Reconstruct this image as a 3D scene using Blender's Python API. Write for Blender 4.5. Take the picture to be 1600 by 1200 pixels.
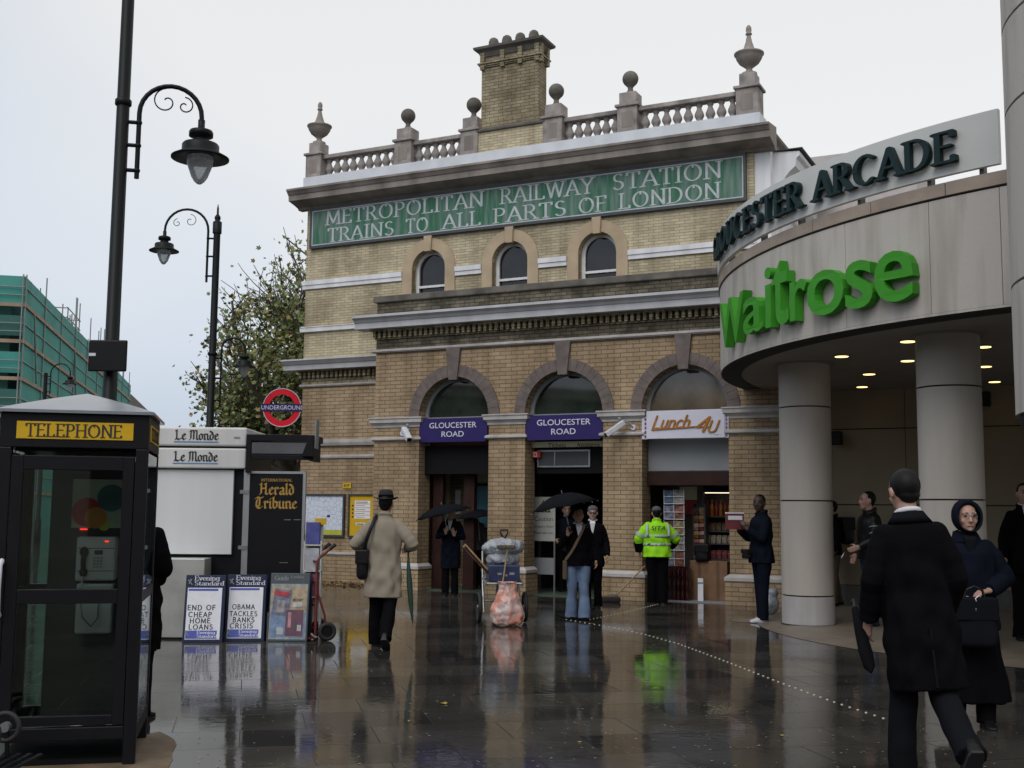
import bpy, bmesh, math, random
import numpy as np
from math import sin, cos, pi, radians, sqrt, atan2
from mathutils import Vector, Matrix, noise

random.seed(7)
for o in list(bpy.data.objects):
    bpy.data.objects.remove(o)
SC = bpy.context.scene
COL = SC.collection

# ---------------------------------------------------------------- camera
F, PITCH, ROLL, EYE = 1800.0, 0.108, -0.0095, 1.62
_cp, _sp, _cr, _sr = cos(PITCH), sin(PITCH), cos(ROLL), sin(ROLL)
WM = np.array([[1, 0, 0], [0, _cp, -_sp], [0, _sp, _cp]]) @ np.array([[1, 0, 0], [0, 0, 1], [0, -1, 0]]) @ \
     np.array([[_cr, -_sr, 0], [_sr, _cr, 0], [0, 0, 1]])
cam_d = bpy.data.cameras.new('camera')
cam = bpy.data.objects.new('camera', cam_d)
COL.objects.link(cam)
cam_d.sensor_width = 36.0
cam_d.lens = F / 1600 * 36
cam_d.clip_start = 0.1
cam_d.clip_end = 2000
rgt, upv, bck = WM @ np.array([1, 0, 0]), -(WM @ np.array([0, 1, 0])), -(WM @ np.array([0, 0, 1]))
cam.matrix_world = Matrix(((rgt[0], upv[0], bck[0], 0), (rgt[1], upv[1], bck[1], 0), (rgt[2], upv[2], bck[2], EYE), (0, 0, 0, 1)))
SC.camera = cam

# ---------------------------------------------------------------- overcast sky, soft sun, exposure
w = bpy.data.worlds.new('World')
SC.world = w
w.use_nodes = True
nt = w.node_tree
nt.nodes.clear()
wo = nt.nodes.new('ShaderNodeOutputWorld')
bg1 = nt.nodes.new('ShaderNodeBackground')
bg2 = nt.nodes.new('ShaderNodeBackground')
add = nt.nodes.new('ShaderNodeAddShader')
sky = nt.nodes.new('ShaderNodeTexSky')
sky.sky_type = 'NISHITA'
sky.sun_disc = False
SUN_EL, SUN_AZ = radians(48), radians(205)
sky.sun_elevation = SUN_EL
sky.sun_rotation = SUN_AZ
sky.dust_density = 4.0
hs = nt.nodes.new('ShaderNodeHueSaturation')
hs.inputs['Saturation'].default_value = 0.25
nt.links.new(sky.outputs[0], hs.inputs['Color'])
nt.links.new(hs.outputs[0], bg1.inputs['Color'])
bg1.inputs['Strength'].default_value = 0.05
# the cloud layer: nearly even, a little bluer towards the left horizon
tc = nt.nodes.new('ShaderNodeTexCoord')
dotp = nt.nodes.new('ShaderNodeVectorMath'); dotp.operation = 'DOT_PRODUCT'
dotp.inputs[1].default_value = (0.75, 0.25, 0.9)
nz = nt.nodes.new('ShaderNodeTexNoise'); nz.inputs['Scale'].default_value = 2.2; nz.inputs['Detail'].default_value = 3
ma = nt.nodes.new('ShaderNodeMath'); ma.operation = 'MULTIPLY_ADD'; ma.inputs[1].default_value = 0.75; ma.inputs[2].default_value = 0.0
mad = nt.nodes.new('ShaderNodeMath'); mad.operation = 'ADD'
rmp = nt.nodes.new('ShaderNodeValToRGB')
rmp.color_ramp.elements[0].position = 0.30; rmp.color_ramp.elements[0].color = (0.42, 0.50, 0.62, 1)
rmp.color_ramp.elements[1].position = 0.85; rmp.color_ramp.elements[1].color = (0.69, 0.69, 0.685, 1)
nt.links.new(tc.outputs['Generated'], dotp.inputs[0])
nt.links.new(tc.outputs['Generated'], nz.inputs['Vector'])
nt.links.new(nz.outputs[0], ma.inputs[0])
nt.links.new(dotp.outputs['Value'], mad.inputs[0])
nt.links.new(ma.outputs[0], mad.inputs[1])
nt.links.new(mad.outputs[0], rmp.inputs[0])
nt.links.new(rmp.outputs[0], bg2.inputs['Color'])
bg2.inputs['Strength'].default_value = 1.0
nt.links.new(bg1.outputs[0], add.inputs[0])
nt.links.new(bg2.outputs[0], add.inputs[1])
nt.links.new(add.outputs[0], wo.inputs['Surface'])

sd = bpy.data.lights.new('sun', 'SUN')
sd.energy = 0.9
sd.angle = radians(40)
sd.color = (1.0, 0.98, 0.95)
sun = bpy.data.objects.new('sun', sd)
COL.objects.link(sun)
_dir = Vector((sin(SUN_AZ) * cos(SUN_EL), cos(SUN_AZ) * cos(SUN_EL), sin(SUN_EL)))
sun.rotation_euler = _dir.to_track_quat('Z', 'Y').to_euler()

SC.view_settings.view_transform = 'Standard'
SC.view_settings.look = 'None'
SC.view_settings.exposure = 0.0
SC.view_settings.gamma = 1.0
SC.render.engine = 'CYCLES'
SC.cycles.max_bounces = 8
SC.cycles.transparent_max_bounces = 16

# ---------------------------------------------------------------- helpers
def ray(px, py):
    return WM @ np.array([(px - 800) / F, (py - 600) / F, 1.0])
def gd(px, py, z=0.0):
    r = ray(px, py); t = (z - EYE) / r[2]
    return Vector((r[0] * t, r[1] * t, z))
def at(px, py, Y):
    r = ray(px, py); t = Y / r[1]
    return Vector((r[0] * t, Y, EYE + r[2] * t))

def set_in(b, n, v):
    if n in b.inputs: b.inputs[n].default_value = v

def base_nodes(name, rough=0.6, metal=0.0, spec=0.5):
    m = bpy.data.materials.new(name); m.use_nodes = True
    n = m.node_tree; b = n.nodes['Principled BSDF']
    b.inputs['Roughness'].default_value = rough
    b.inputs['Metallic'].default_value = metal
    set_in(b, 'Specular IOR Level', spec)
    return m, n, b

def mat(name, c, rough=0.6, var=0.12, scale=6.0, metal=0.0, bump=0.0, bscale=None, spec=0.5, streak=False, c2=None, detail=5, thr=None):
    """noise-mottled principled material"""
    m, n, b = base_nodes(name, rough, metal, spec)
    t = n.nodes.new('ShaderNodeTexCoord')
    mp = n.nodes.new('ShaderNodeMapping')
    if streak: mp.inputs['Scale'].default_value = (1, 1, 0.12)
    nz = n.nodes.new('ShaderNodeTexNoise'); nz.inputs['Scale'].default_value = scale; nz.inputs['Detail'].default_value = detail
    n.links.new(t.outputs['Object'], mp.inputs[0]); n.links.new(mp.outputs[0], nz.inputs['Vector'])
    r = n.nodes.new('ShaderNodeValToRGB')
    lo, hi = thr or (0.3, 0.7)
    r.color_ramp.elements[0].position = lo; r.color_ramp.elements[1].position = hi
    d = c2 or tuple(x * (1 - var * 2) for x in c)
    r.color_ramp.elements[0].color = (*d, 1); r.color_ramp.elements[1].color = (*c, 1)
    n.links.new(nz.outputs[0], r.inputs[0]); n.links.new(r.outputs[0], b.inputs['Base Color'])
    if bump:
        bn = n.nodes.new('ShaderNodeTexNoise'); bn.inputs['Scale'].default_value = bscale or scale * 4; bn.inputs['Detail'].default_value = 4
        n.links.new(t.outputs['Object'], bn.inputs['Vector'])
        bp = n.nodes.new('ShaderNodeBump'); bp.inputs['Strength'].default_value = bump; bp.inputs['Distance'].default_value = 0.02
        n.links.new(bn.outputs[0], bp.inputs['Height']); n.links.new(bp.outputs[0], b.inputs['Normal'])
    return m

def brick_mat(name, c1, c2, mortar, bw=0.25, bh=0.079, ms=0.008, dirt=(0.5, 0.45, 0.4), dirt_amt=0.5, rough=0.8, dscale=0.9, bump=0.5):
    m, n, b = base_nodes(name, rough, 0, 0.3)
    t = n.nodes.new('ShaderNodeTexCoord')
    sp = n.nodes.new('ShaderNodeSeparateXYZ'); n.links.new(t.outputs['Object'], sp.inputs[0])
    ad = n.nodes.new('ShaderNodeMath'); ad.operation = 'ADD'
    n.links.new(sp.outputs[0], ad.inputs[0]); n.links.new(sp.outputs[1], ad.inputs[1])
    cb = n.nodes.new('ShaderNodeCombineXYZ'); n.links.new(ad.outputs[0], cb.inputs[0]); n.links.new(sp.outputs[2], cb.inputs[1])
    br = n.nodes.new('ShaderNodeTexBrick')
    br.inputs['Scale'].default_value = 1.0
    br.inputs['Brick Width'].default_value = bw; br.inputs['Row Height'].default_value = bh
    br.inputs['Mortar Size'].default_value = ms; br.inputs['Mortar Smooth'].default_value = 0.2; br.inputs['Bias'].default_value = -0.1
    br.inputs['Color1'].default_value = (*c1, 1); br.inputs['Color2'].default_value = (*c2, 1); br.inputs['Mortar'].default_value = (*mortar, 1)
    n.links.new(cb.outputs[0], br.inputs['Vector'])
    nz = n.nodes.new('ShaderNodeTexNoise'); nz.inputs['Scale'].default_value = dscale; nz.inputs['Detail'].default_value = 9; nz.inputs['Roughness'].default_value = 0.65
    n.links.new(t.outputs['Object'], nz.inputs['Vector'])
    rp = n.nodes.new('ShaderNodeValToRGB'); rp.color_ramp.elements[0].position = 0.38; rp.color_ramp.elements[1].position = 0.62
    rp.color_ramp.elements[0].color = (*dirt, 1); rp.color_ramp.elements[1].color = (1, 1, 1, 1)
    n.links.new(nz.outputs[0], rp.inputs[0])
    mx = n.nodes.new('ShaderNodeMix'); mx.data_type = 'RGBA'; mx.blend_type = 'MULTIPLY'; mx.inputs[0].default_value = dirt_amt
    n.links.new(br.outputs['Color'], mx.inputs[6]); n.links.new(rp.outputs[0], mx.inputs[7])
    # rain streaks and soot runs
    mp2 = n.nodes.new('ShaderNodeMapping'); mp2.inputs['Scale'].default_value = (2.2, 2.2, .22); n.links.new(t.outputs['Object'], mp2.inputs[0])
    ns = n.nodes.new('ShaderNodeTexNoise'); ns.inputs['Scale'].default_value = 1.6; ns.inputs['Detail'].default_value = 7; n.links.new(mp2.outputs[0], ns.inputs['Vector'])
    rs = n.nodes.new('ShaderNodeValToRGB'); rs.color_ramp.elements[0].position = .36; rs.color_ramp.elements[1].position = .56; rs.color_ramp.elements[0].color = (.62, .6, .57, 1)
    n.links.new(ns.outputs[0], rs.inputs[0])
    m2 = n.nodes.new('ShaderNodeMix'); m2.data_type = 'RGBA'; m2.blend_type = 'MULTIPLY'; m2.inputs[0].default_value = .6
    n.links.new(mx.outputs[2], m2.inputs[6]); n.links.new(rs.outputs[0], m2.inputs[7])
    n.links.new(m2.outputs[2], b.inputs['Base Color'])
    if bump:
        bp = n.nodes.new('ShaderNodeBump'); bp.inputs['Strength'].default_value = bump; bp.inputs['Distance'].default_value = 0.008; bp.invert = True
        n.links.new(br.outputs['Fac'], bp.inputs['Height']); n.links.new(bp.outputs[0], b.inputs['Normal'])
    return m

def glass_mat(name, tint=(1, 1, 1), opac=0.12, rough=0.02):
    m = bpy.data.materials.new(name); m.use_nodes = True; n = m.node_tree; n.nodes.clear()
    o = n.nodes.new('ShaderNodeOutputMaterial')
    tr = n.nodes.new('ShaderNodeBsdfTransparent'); tr.inputs[0].default_value = (*tint, 1)
    gl = n.nodes.new('ShaderNodeBsdfGlossy'); gl.inputs['Roughness'].default_value = rough; gl.inputs[0].default_value = (0.9, 0.95, 0.95, 1)
    fr = n.nodes.new('ShaderNodeFresnel'); fr.inputs[0].default_value = 1.5
    am = n.nodes.new('ShaderNodeMath'); am.operation = 'ADD'; am.inputs[1].default_value = opac; am.use_clamp = True
    mx = n.nodes.new('ShaderNodeMixShader')
    n.links.new(fr.outputs[0], am.inputs[0]); n.links.new(am.outputs[0], mx.inputs[0])
    n.links.new(tr.outputs[0], mx.inputs[1]); n.links.new(gl.outputs[0], mx.inputs[2]); n.links.new(mx.outputs[0], o.inputs[0])
    return m

def emit_mat(name, c, s):
    m, n, b = base_nodes(name)
    b.inputs['Base Color'].default_value = (*c, 1)
    b.inputs['Emission Color'].default_value = (*c, 1); b.inputs['Emission Strength'].default_value = s
    return m

def lk(o): COL.objects.link(o); return o

class MB:
    """collects shapes into one mesh"""
    def __init__(s): s.v = []; s.f = []; s.sm = []; s.mi = []; s.cm = 0
    def poly(s, vs, fs, smooth=False):
        k = len(s.v); s.v.extend([tuple(p) for p in vs])
        for f in fs: s.f.append(tuple(k + i for i in f)); s.sm.append(smooth); s.mi.append(s.cm)
        return s
    def box(s, x0, x1, y0, y1, z0, z1):
        x0, x1 = min(x0, x1), max(x0, x1); y0, y1 = min(y0, y1), max(y0, y1); z0, z1 = min(z0, z1), max(z0, z1)
        return s.poly([(x0, y0, z0), (x1, y0, z0), (x1, y1, z0), (x0, y1, z0), (x0, y0, z1), (x1, y0, z1), (x1, y1, z1), (x0, y1, z1)],
               [(3, 2, 1, 0), (4, 5, 6, 7), (0, 1, 5, 4), (1, 2, 6, 5), (2, 3, 7, 6), (3, 0, 4, 7)])
    def obox(s, p0, p1, w, h, up=(0, 0, 1)):
        """box bar from p0 to p1 of width w (sideways) and height h"""
        p0, p1 = Vector(p0), Vector(p1); d = (p1 - p0).normalized(); u = Vector(up)
        if abs(d.dot(u)) > .98: u = Vector((0, 1, 0))
        r = d.cross(u).normalized(); u = r.cross(d)
        vs = []
        for p in (p0, p1):
            for a, b in ((-1, -1), (1, -1), (1, 1), (-1, 1)): vs.append(p + r * a * w / 2 + u * b * h / 2)
        return s.poly(vs, [(3, 2, 1, 0), (4, 5, 6, 7), (0, 1, 5, 4), (1, 2, 6, 5), (2, 3, 7, 6), (3, 0, 4, 7)])
    def loft(s, secs, cap=True, smooth=True, closed=True):
        """secs: list of rings (equal length)"""
        k = len(secs[0]); vs = [p for r in secs for p in r]; fs = []
        rng = k if closed else k - 1
        for i in range(len(secs) - 1):
            for j in range(rng):
                a, b = i * k + j, i * k + (j + 1) % k
                fs.append((a, b, b + k, a + k))
        s.poly(vs, fs, smooth)
        if cap:
            s.poly(secs[0], [tuple(reversed(range(k)))]); s.poly(secs[-1], [tuple(range(k))])
        return s
    def tube(s, pts, rad, n=10, cap=True, smooth=True, fl=1.0):
        pts = [Vector(p) for p in pts]
        if not isinstance(rad, (list, tuple)): rad = [rad] * len(pts)
        secs = []; prev = None
        for i, p in enumerate(pts):
            d = ((pts[min(i + 1, len(pts) - 1)] - pts[max(i - 1, 0)])).normalized()
            if prev is None:
                a = Vector((0, 0, 1)) if abs(d.z) < .9 else Vector((0, 1, 0))
                u = d.cross(a).normalized()
            else:
                u = (prev - d * prev.dot(d)).normalized()
            prev = u; v = d.cross(u); r = rad[i]
            secs.append([p + u * cos(2 * pi * j / n) * r + v * sin(2 * pi * j / n) * r * fl for j in range(n)])
        return s.loft(secs, cap, smooth)
    def capsule(s, p0, p1, r0, r1, n=10):
        """tapered limb with round ends"""
        p0, p1 = Vector(p0), Vector(p1); d = (p1 - p0).normalized()
        P, R = [], []
        for k in range(4):
            a = pi / 2 * (1 - k / 3); P.append(p0 - d * r0 * sin(a)); R.append(max(r0 * cos(a), r0 * .06))
        for k in range(4):
            a = pi / 2 * k / 3; P.append(p1 + d * r1 * sin(a)); R.append(max(r1 * cos(a), r1 * .06))
        return s.tube(P, R, n)
    def lathe(s, prof, c=(0, 0, 0), n=16, cap=True, smooth=True):
        c = Vector(c)
        return s.loft([[c + Vector((r * cos(2 * pi * j / n), r * sin(2 * pi * j / n), z)) for j in range(n)] for r, z in prof], cap, smooth)
    def ball(s, c, r, n=12, m=8):
        rx, ry, rz = r if isinstance(r, (tuple, list)) else (r, r, r)
        c = Vector(c); secs = []
        for i in range(m + 1):
            a = -pi / 2 + pi * i / m; q = max(cos(a), .02)
            secs.append([c + Vector((rx * q * cos(2 * pi * j / n), ry * q * sin(2 * pi * j / n), rz * sin(a))) for j in range(n)])
        return s.loft(secs)
    def profx(s, prof, x0, x1, yc=0.0):
        """moulding: profile points (projection towards -y, z) extruded along x"""
        a = [(x0, yc - p, z) for p, z in prof]; b = [(x1, yc - p, z) for p, z in prof]
        k = len(prof)
        s.poly(a + b, [(i, (i + 1) % k, k + (i + 1) % k, k + i) for i in range(k)] + [tuple(reversed(range(k))), tuple(range(k, 2 * k))])
        return s
    def prism(s, poly, y0, y1):
        """polygon in x,z extruded along y (convex or star-shaped fine as ngon)"""
        k = len(poly); a = [(x, y0, z) for x, z in poly]; b = [(x, y1, z) for x, z in poly]
        return s.poly(a + b, [tuple(range(k)), tuple(reversed(range(k, 2 * k)))] + [(i, k + i, k + (i + 1) % k, (i + 1) % k) for i in range(k)])
    def xf(s, M):
        s.v = [tuple(M @ Vector(p)) for p in s.v]; return s
    def join(s, o):
        k = len(s.v); s.v.extend(o.v)
        for f, sm, mi in zip(o.f, o.sm, o.mi): s.f.append(tuple(k + i for i in f)); s.sm.append(sm); s.mi.append(mi)
        return s
    def mesh(s, name, mats):
        me = bpy.data.meshes.new(name)
        me.from_pydata(s.v, [], s.f)
        me.polygons.foreach_set('use_smooth', s.sm)
        if not isinstance(mats, (list, tuple)): mats = [mats]
        for m in mats: me.materials.append(m)
        if len(mats) > 1: me.polygons.foreach_set('material_index', s.mi)
        bm = bmesh.new(); bm.from_mesh(me); bmesh.ops.recalc_face_normals(bm, faces=bm.faces); bm.to_mesh(me); bm.free()
        me.update()
        return me
    def build(s, name, mats, parent=None, bevel=0.0, seg=2):
        o = lk(bpy.data.objects.new(name, s.mesh(name, mats)))
        if parent is not None: o.parent = parent
        if bevel:
            b = o.modifiers.new('bevel', 'BEVEL'); b.width = bevel; b.segments = seg; b.limit_method = 'ANGLE'; b.angle_limit = radians(40)
        return o

def thing(name, label, cat, loc=(0, 0, 0), rz=0.0, group=None):
    o = lk(bpy.data.objects.new(name, None)); o.empty_display_size = .2
    o.location = loc; o.rotation_euler = (0, 0, rz)
    return tag(o, label, cat, group)
def tag(o, label=None, cat=None, group=None, kind=None):
    if label: o['label'] = label
    if cat: o['category'] = cat
    if group: o['group'] = group
    if kind: o['kind'] = kind
    return o
def kids(o): return [c for c in bpy.data.objects if c.parent == o]
def dup(o, parent=None):
    c = o.copy(); COL.objects.link(c)
    if parent is not None: c.parent = parent
    for ch in kids(o): dup(ch, c)
    return c

# ---- lettering: broad-nib pen strokes
def arc(cx, cy, rx, ry, a0, a1, n=9):
    return [(cx + rx * cos(radians(a0 + (a1 - a0) * i / n)), cy + ry * sin(radians(a0 + (a1 - a0) * i / n))) for i in range(n + 1)]
G = {
 'A': (.74, [[(.03, 0), (.37, 1), (.71, 0)], [(.15, .34), (.59, .34)]]),
 'B': (.62, [[(.1, 0), (.1, 1)], [(.1, 1), (.32, 1)] + arc(.32, .77, .2, .23, 90, -90) + [(.1, .54)], [(.32, .54)] + arc(.32, .27, .25, .27, 90, -90) + [(.1, 0)]]),
 'C': (.78, [arc(.43, .5, .37, .5, 48, 312, 16)]),
 'D': (.78, [[(.1, 0), (.1, 1)], [(.1, 1), (.3, 1)] + arc(.3, .5, .4, .5, 90, -90, 12) + [(.1, 0)]]),
 'E': (.6, [[(.1, 0), (.1, 1)], [(.1, 1), (.52, 1)], [(.1, .53), (.45, .53)], [(.1, 0), (.55, 0)]]),
 'F': (.57, [[(.1, 0), (.1, 1)], [(.1, 1), (.52, 1)], [(.1, .53), (.45, .53)]]),
 'G': (.82, [arc(.43, .5, .37, .5, 50, 330, 16), [(.74, .0), (.74, .42), (.5, .42)]]),
 'H': (.76, [[(.1, 0), (.1, 1)], [(.66, 0), (.66, 1)], [(.1, .52), (.66, .52)]]),
 'I': (.26, [[(.13, 0), (.13, 1)]]),
 'K': (.68, [[(.1, 0), (.1, 1)], [(.62, 1), (.1, .42)], [(.26, .58), (.64, 0)]]),
 'L': (.58, [[(.1, 0), (.1, 1)], [(.1, 0), (.54, 0)]]),
 'M': (.92, [[(.08, 0), (.13, 1), (.46, .1), (.79, 1), (.84, 0)]]),
 'N': (.78, [[(.1, 0), (.1, 1), (.68, 0), (.68, 1)]]),
 'O': (.86, [arc(.43, .5, .37, .5, 90, 450, 22)]),
 'P': (.6, [[(.1, 0), (.1, 1)], [(.1, 1), (.3, 1)] + arc(.3, .74, .24, .26, 90, -90) + [(.1, .48)]]),
 'R': (.68, [[(.1, 0), (.1, 1)], [(.1, 1), (.3, 1)] + arc(.3, .75, .23, .25, 90, -90) + [(.1, .5)], [(.32, .5), (.64, 0)]]),
 'S': (.58, [arc(.29, .76, .2, .24, 40, 270, 10) + arc(.29, .26, .23, .26, 90, -150, 10)]),
 'T': (.66, [[(.33, 0), (.33, 1)], [(.03, 1), (.63, 1)]]),
 'U': (.76, [[(.1, 1), (.1, .32)] + arc(.38, .3, .28, .3, 180, 360, 10) + [(.66, 1)]]),
 'W': (1.0, [[(.02, 1), (.27, 0), (.5, 1), (.73, 0), (.98, 1)]]),
 'Y': (.7, [[(.03, 1), (.35, .48), (.67, 1)], [(.35, .48), (.35, 0)]]),
 'a': (.54, [[(.1, .55)] + arc(.27, .44, .17, .2, 120, 0, 6) + [(.44, .05), (.5, 0)], [(.44, .36)] + arc(.25, .18, .19, .18, 90, 300, 8) + [(.44, .14)]]),
 'b': (.56, [[(.1, 1), (.1, 0)], [(.1, .5)] + arc(.28, .31, .2, .31, 120, -120, 10) + [(.1, .1)]]),
 'c': (.48, [arc(.28, .31, .2, .31, 50, 310, 12)]),
 'd': (.56, [[(.46, 1), (.46, 0)], [(.46, .5)] + arc(.27, .31, .2, .31, 60, 300, 10) + [(.46, .1)]]),
 'e': (.5, [[(.08, .33), (.46, .33)] + arc(.27, .31, .2, .31, 5, 310, 14)]),
 'g': (.54, [[(.46, .62), (.46, -.1)] + arc(.27, -.1, .19, .17, 0, -150, 6), [(.46, .5)] + arc(.27, .32, .2, .3, 60, 300, 10) + [(.46, .12)]]),
 'h': (.56, [[(.1, 1), (.1, 0)], [(.1, .45)] + arc(.28, .42, .18, .2, 150, 0, 7) + [(.46, 0)]]),
 'i': (.24, [[(.12, .62), (.12, 0)], [(.12, .84), (.12, .88)]]),
 'l': (.24, [[(.12, 1), (.12, 0)]]),
 'n': (.56, [[(.1, .62), (.1, 0)], [(.1, .45)] + arc(.28, .42, .18, .2, 150, 0, 7) + [(.46, 0)]]),
 'o': (.56, [arc(.28, .31, .2, .31, 90, 450, 16)]),
 'r': (.4, [[(.1, .62), (.1, 0)], [(.1, .42), (.22, .58), (.37, .6)]]),
 't': (.36, [[(.15, .85), (.15, .1), (.22, 0), (.33, .04)], [(.02, .62), (.32, .62)]]),
 'u': (.56, [[(.1, .62), (.1, .2)] + arc(.26, .2, .16, .2, 180, 340, 6) + [(.46, .2)], [(.46, .62), (.46, 0)]]),
 'v': (.5, [[(.04, .62), (.25, 0), (.46, .62)]]),
 '4': (.56, [[(.4, 0), (.4, .95), (.05, .3), (.55, .3)]]),
 ' ': (.34, []),
 'U': (.76, [[(.1, 1), (.1, .32)] + arc(.38, .3, .28, .3, 180, 360, 10) + [(.66, 1)]]),
}
# blackletter skeletons
BL = {
 'L': (.66, [[(.04, .95), (.18, 1), (.18, .12), (.06, .02)], [(.06, .04), (.24, .1), (.42, 0), (.62, .16)]]),
 'M': (.9, [[(.05, .9), (.16, 1), (.16, .12), (.06, 0)], [(.16, .9), (.34, 1), (.44, .9), (.44, .06)], [(.44, .9), (.62, 1), (.74, .9), (.74, .1), (.86, 0)]]),
 'H': (.76, [[(.03, .9), (.16, 1), (.16, .1), (.04, 0)], [(.16, .52), (.5, .56)], [(.42, .93), (.54, 1), (.54, .1), (.68, 0)]]),
 'T': (.72, [[(.02, .86), (.2, 1), (.42, .9), (.66, 1)], [(.3, .95), (.14, .7), (.12, .25), (.28, .02), (.46, 0), (.6, .14)], [(.38, .88), (.38, .2)]]),
 'e': (.46, [[(.1, .5), (.1, .12), (.25, 0), (.4, .12)], [(.1, .5), (.26, .63), (.38, .5), (.14, .3)]]),
 'o': (.5, [[(.25, .63), (.1, .5), (.1, .12), (.25, 0), (.4, .12), (.4, .5), (.25, .63)]]),
 'n': (.56, [[(.03, .56), (.12, .63), (.12, .07), (.2, 0)], [(.12, .52), (.3, .63), (.42, .53), (.42, .07), (.52, 0)]]),
 'd': (.5, [[(.08, .92), (.28, .8), (.4, .52), (.4, .12), (.25, 0), (.1, .12), (.1, .48), (.26, .6)]]),
 'r': (.42, [[(.03, .56), (.12, .63), (.12, .07), (.2, 0)], [(.12, .5), (.28, .63), (.36, .52)]]),
 'a': (.52, [[(.1, .54), (.26, .63), (.38, .52), (.38, .07), (.48, 0)], [(.38, .38), (.1, .24), (.12, .06), (.24, 0), (.38, .1)]]),
 'l': (.28, [[(.05, .94), (.12, 1), (.12, .08), (.22, 0)]]),
 'i': (.28, [[(.04, .56), (.12, .63), (.12, .07), (.22, 0)], [(.1, .82), (.15, .86)]]),
 'b': (.5, [[(.03, .95), (.11, 1), (.11, .12), (.25, 0), (.4, .12), (.4, .5), (.26, .63), (.12, .5)]]),
 'u': (.56, [[(.03, .56), (.12, .63), (.12, .1), (.24, 0), (.42, .12)], [(.36, .58), (.42, .63), (.42, .07), (.52, 0)]]),
 ' ': (.3, []),
}
def hull(pts):
    pts = sorted(set((round(x, 6), round(y, 6)) for x, y in pts))
    def half(ps):
        h = []
        for p in ps:
            while len(h) > 1 and (h[-1][0] - h[-2][0]) * (p[1] - h[-2][1]) - (h[-1][1] - h[-2][1]) * (p[0] - h[-2][0]) <= 0: h.pop()
            h.append(p)
        return h
    a, b = half(pts), half(pts[::-1])
    return a[:-1] + b[:-1]
def strokes(text, nib, serif=True, gap=.08, slant=0.0, jit=0.0, cond=1.0, font=None):
    """-> list of (letter index, convex polygon) for text of cap height 1, and its width"""
    nw, nh, na = nib; out = []; x = 0
    nb = [(nw / 2 * cos(t) * cos(na) - nh / 2 * sin(t) * sin(na), nw / 2 * cos(t) * sin(na) + nh / 2 * sin(t) * cos(na)) for t in [2 * pi * i / 8 + pi / 8 for i in range(8)]]
    rr = random.Random(len(text) * 7 + 3)
    for li, ch in enumerate(text):
        adv, sts = (font or G)[ch]; sts = [list(s) for s in sts]
        jx, jy = rr.uniform(-jit, jit), rr.uniform(-jit, jit)
        if serif:
            ex = []
            for s in list(sts):
                for p, q in ((s[0], s[1]), (s[-1], s[-2])):
                    dx, dy = abs(p[0] - q[0]), abs(p[1] - q[1])
                    if dy > dx * .9 and min(abs(p[1]), abs(p[1] - 1), abs(p[1] - .62)) < .02: ex.append([(p[0] - .12, p[1]), (p[0] + .12, p[1])])
                    elif dx > dy and min(abs(p[1]), abs(p[1] - 1)) < .02 and p[0] > .3:
                        t = .16 if p[1] < .5 else -.16
                        ex.append([(p[0], p[1]), (p[0], p[1] + t)])
                    elif ch == 'T' and dx > dy and p[0] < .3: ex.append([(p[0], p[1]), (p[0], p[1] - .16)])
            sts += ex
        for s in sts:
            for p, q in zip(s[:-1], s[1:]):
                pts = []
                for a in (p, q):
                    ax = x + (a[0] + jx + slant * a[1]) * cond; ay = a[1] + jy
                    pts += [(ax + u, ay + v) for u, v in nb]
                out.append((li, hull(pts)))
        x += (adv + gap) * cond
    return out, x - gap * cond
def pen_text(mb, text, x0, z0, h, width=None, y=0.0, depth=.006, nib=(.14, .06, 0.15), **k):
    """upright lettering on a plane facing -y; front at y-depth"""
    st, wd = strokes(text, nib, **k)
    sx = (width / wd) if width else h
    for i, (li, pl) in enumerate(st):
        mb.prism([(x0 + a * sx, z0 + b * h) for a, b in pl], y - depth - (i % 6) * .0003, y + .001)
    return wd * sx
_FC = {}
def sans(text, size=1.0, extrude=0.0, offset=0.0, spacing=1.0, shear=0.0, res=4):
    """mesh lettering from the built-in face, as MB in x,z, front towards -y, cap height about .7*size"""
    cu = bpy.data.curves.new('lettering', 'FONT'); cu.body = text; cu.size = size; cu.extrude = extrude; cu.offset = offset
    cu.space_character = spacing; cu.shear = shear; cu.resolution_u = res
    o = lk(bpy.data.objects.new('lettering', cu))
    me = bpy.data.meshes.new_from_object(o.evaluated_get(bpy.context.evaluated_depsgraph_get()))
    mb = MB()
    mb.poly([(v.co.x, -v.co.z, v.co.y) for v in me.vertices], [tuple(p.vertices) for p in me.polygons])
    bpy.data.objects.remove(o); bpy.data.meshes.remove(me); bpy.data.curves.remove(cu)
    return mb
def fit(mb, x0, x1, z0, z1, y=0.0):
    xs = [p[0] for p in mb.v]; zs = [p[2] for p in mb.v]
    a = (x1 - x0) / (max(xs) - min(xs)); b = (z1 - z0) / (max(zs) - min(zs)); mx, mz = min(xs), min(zs)
    mb.v = [(x0 + (p[0] - mx) * a, y + p[1], z0 + (p[2] - mz) * b) for p in mb.v]
    return mb

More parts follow.
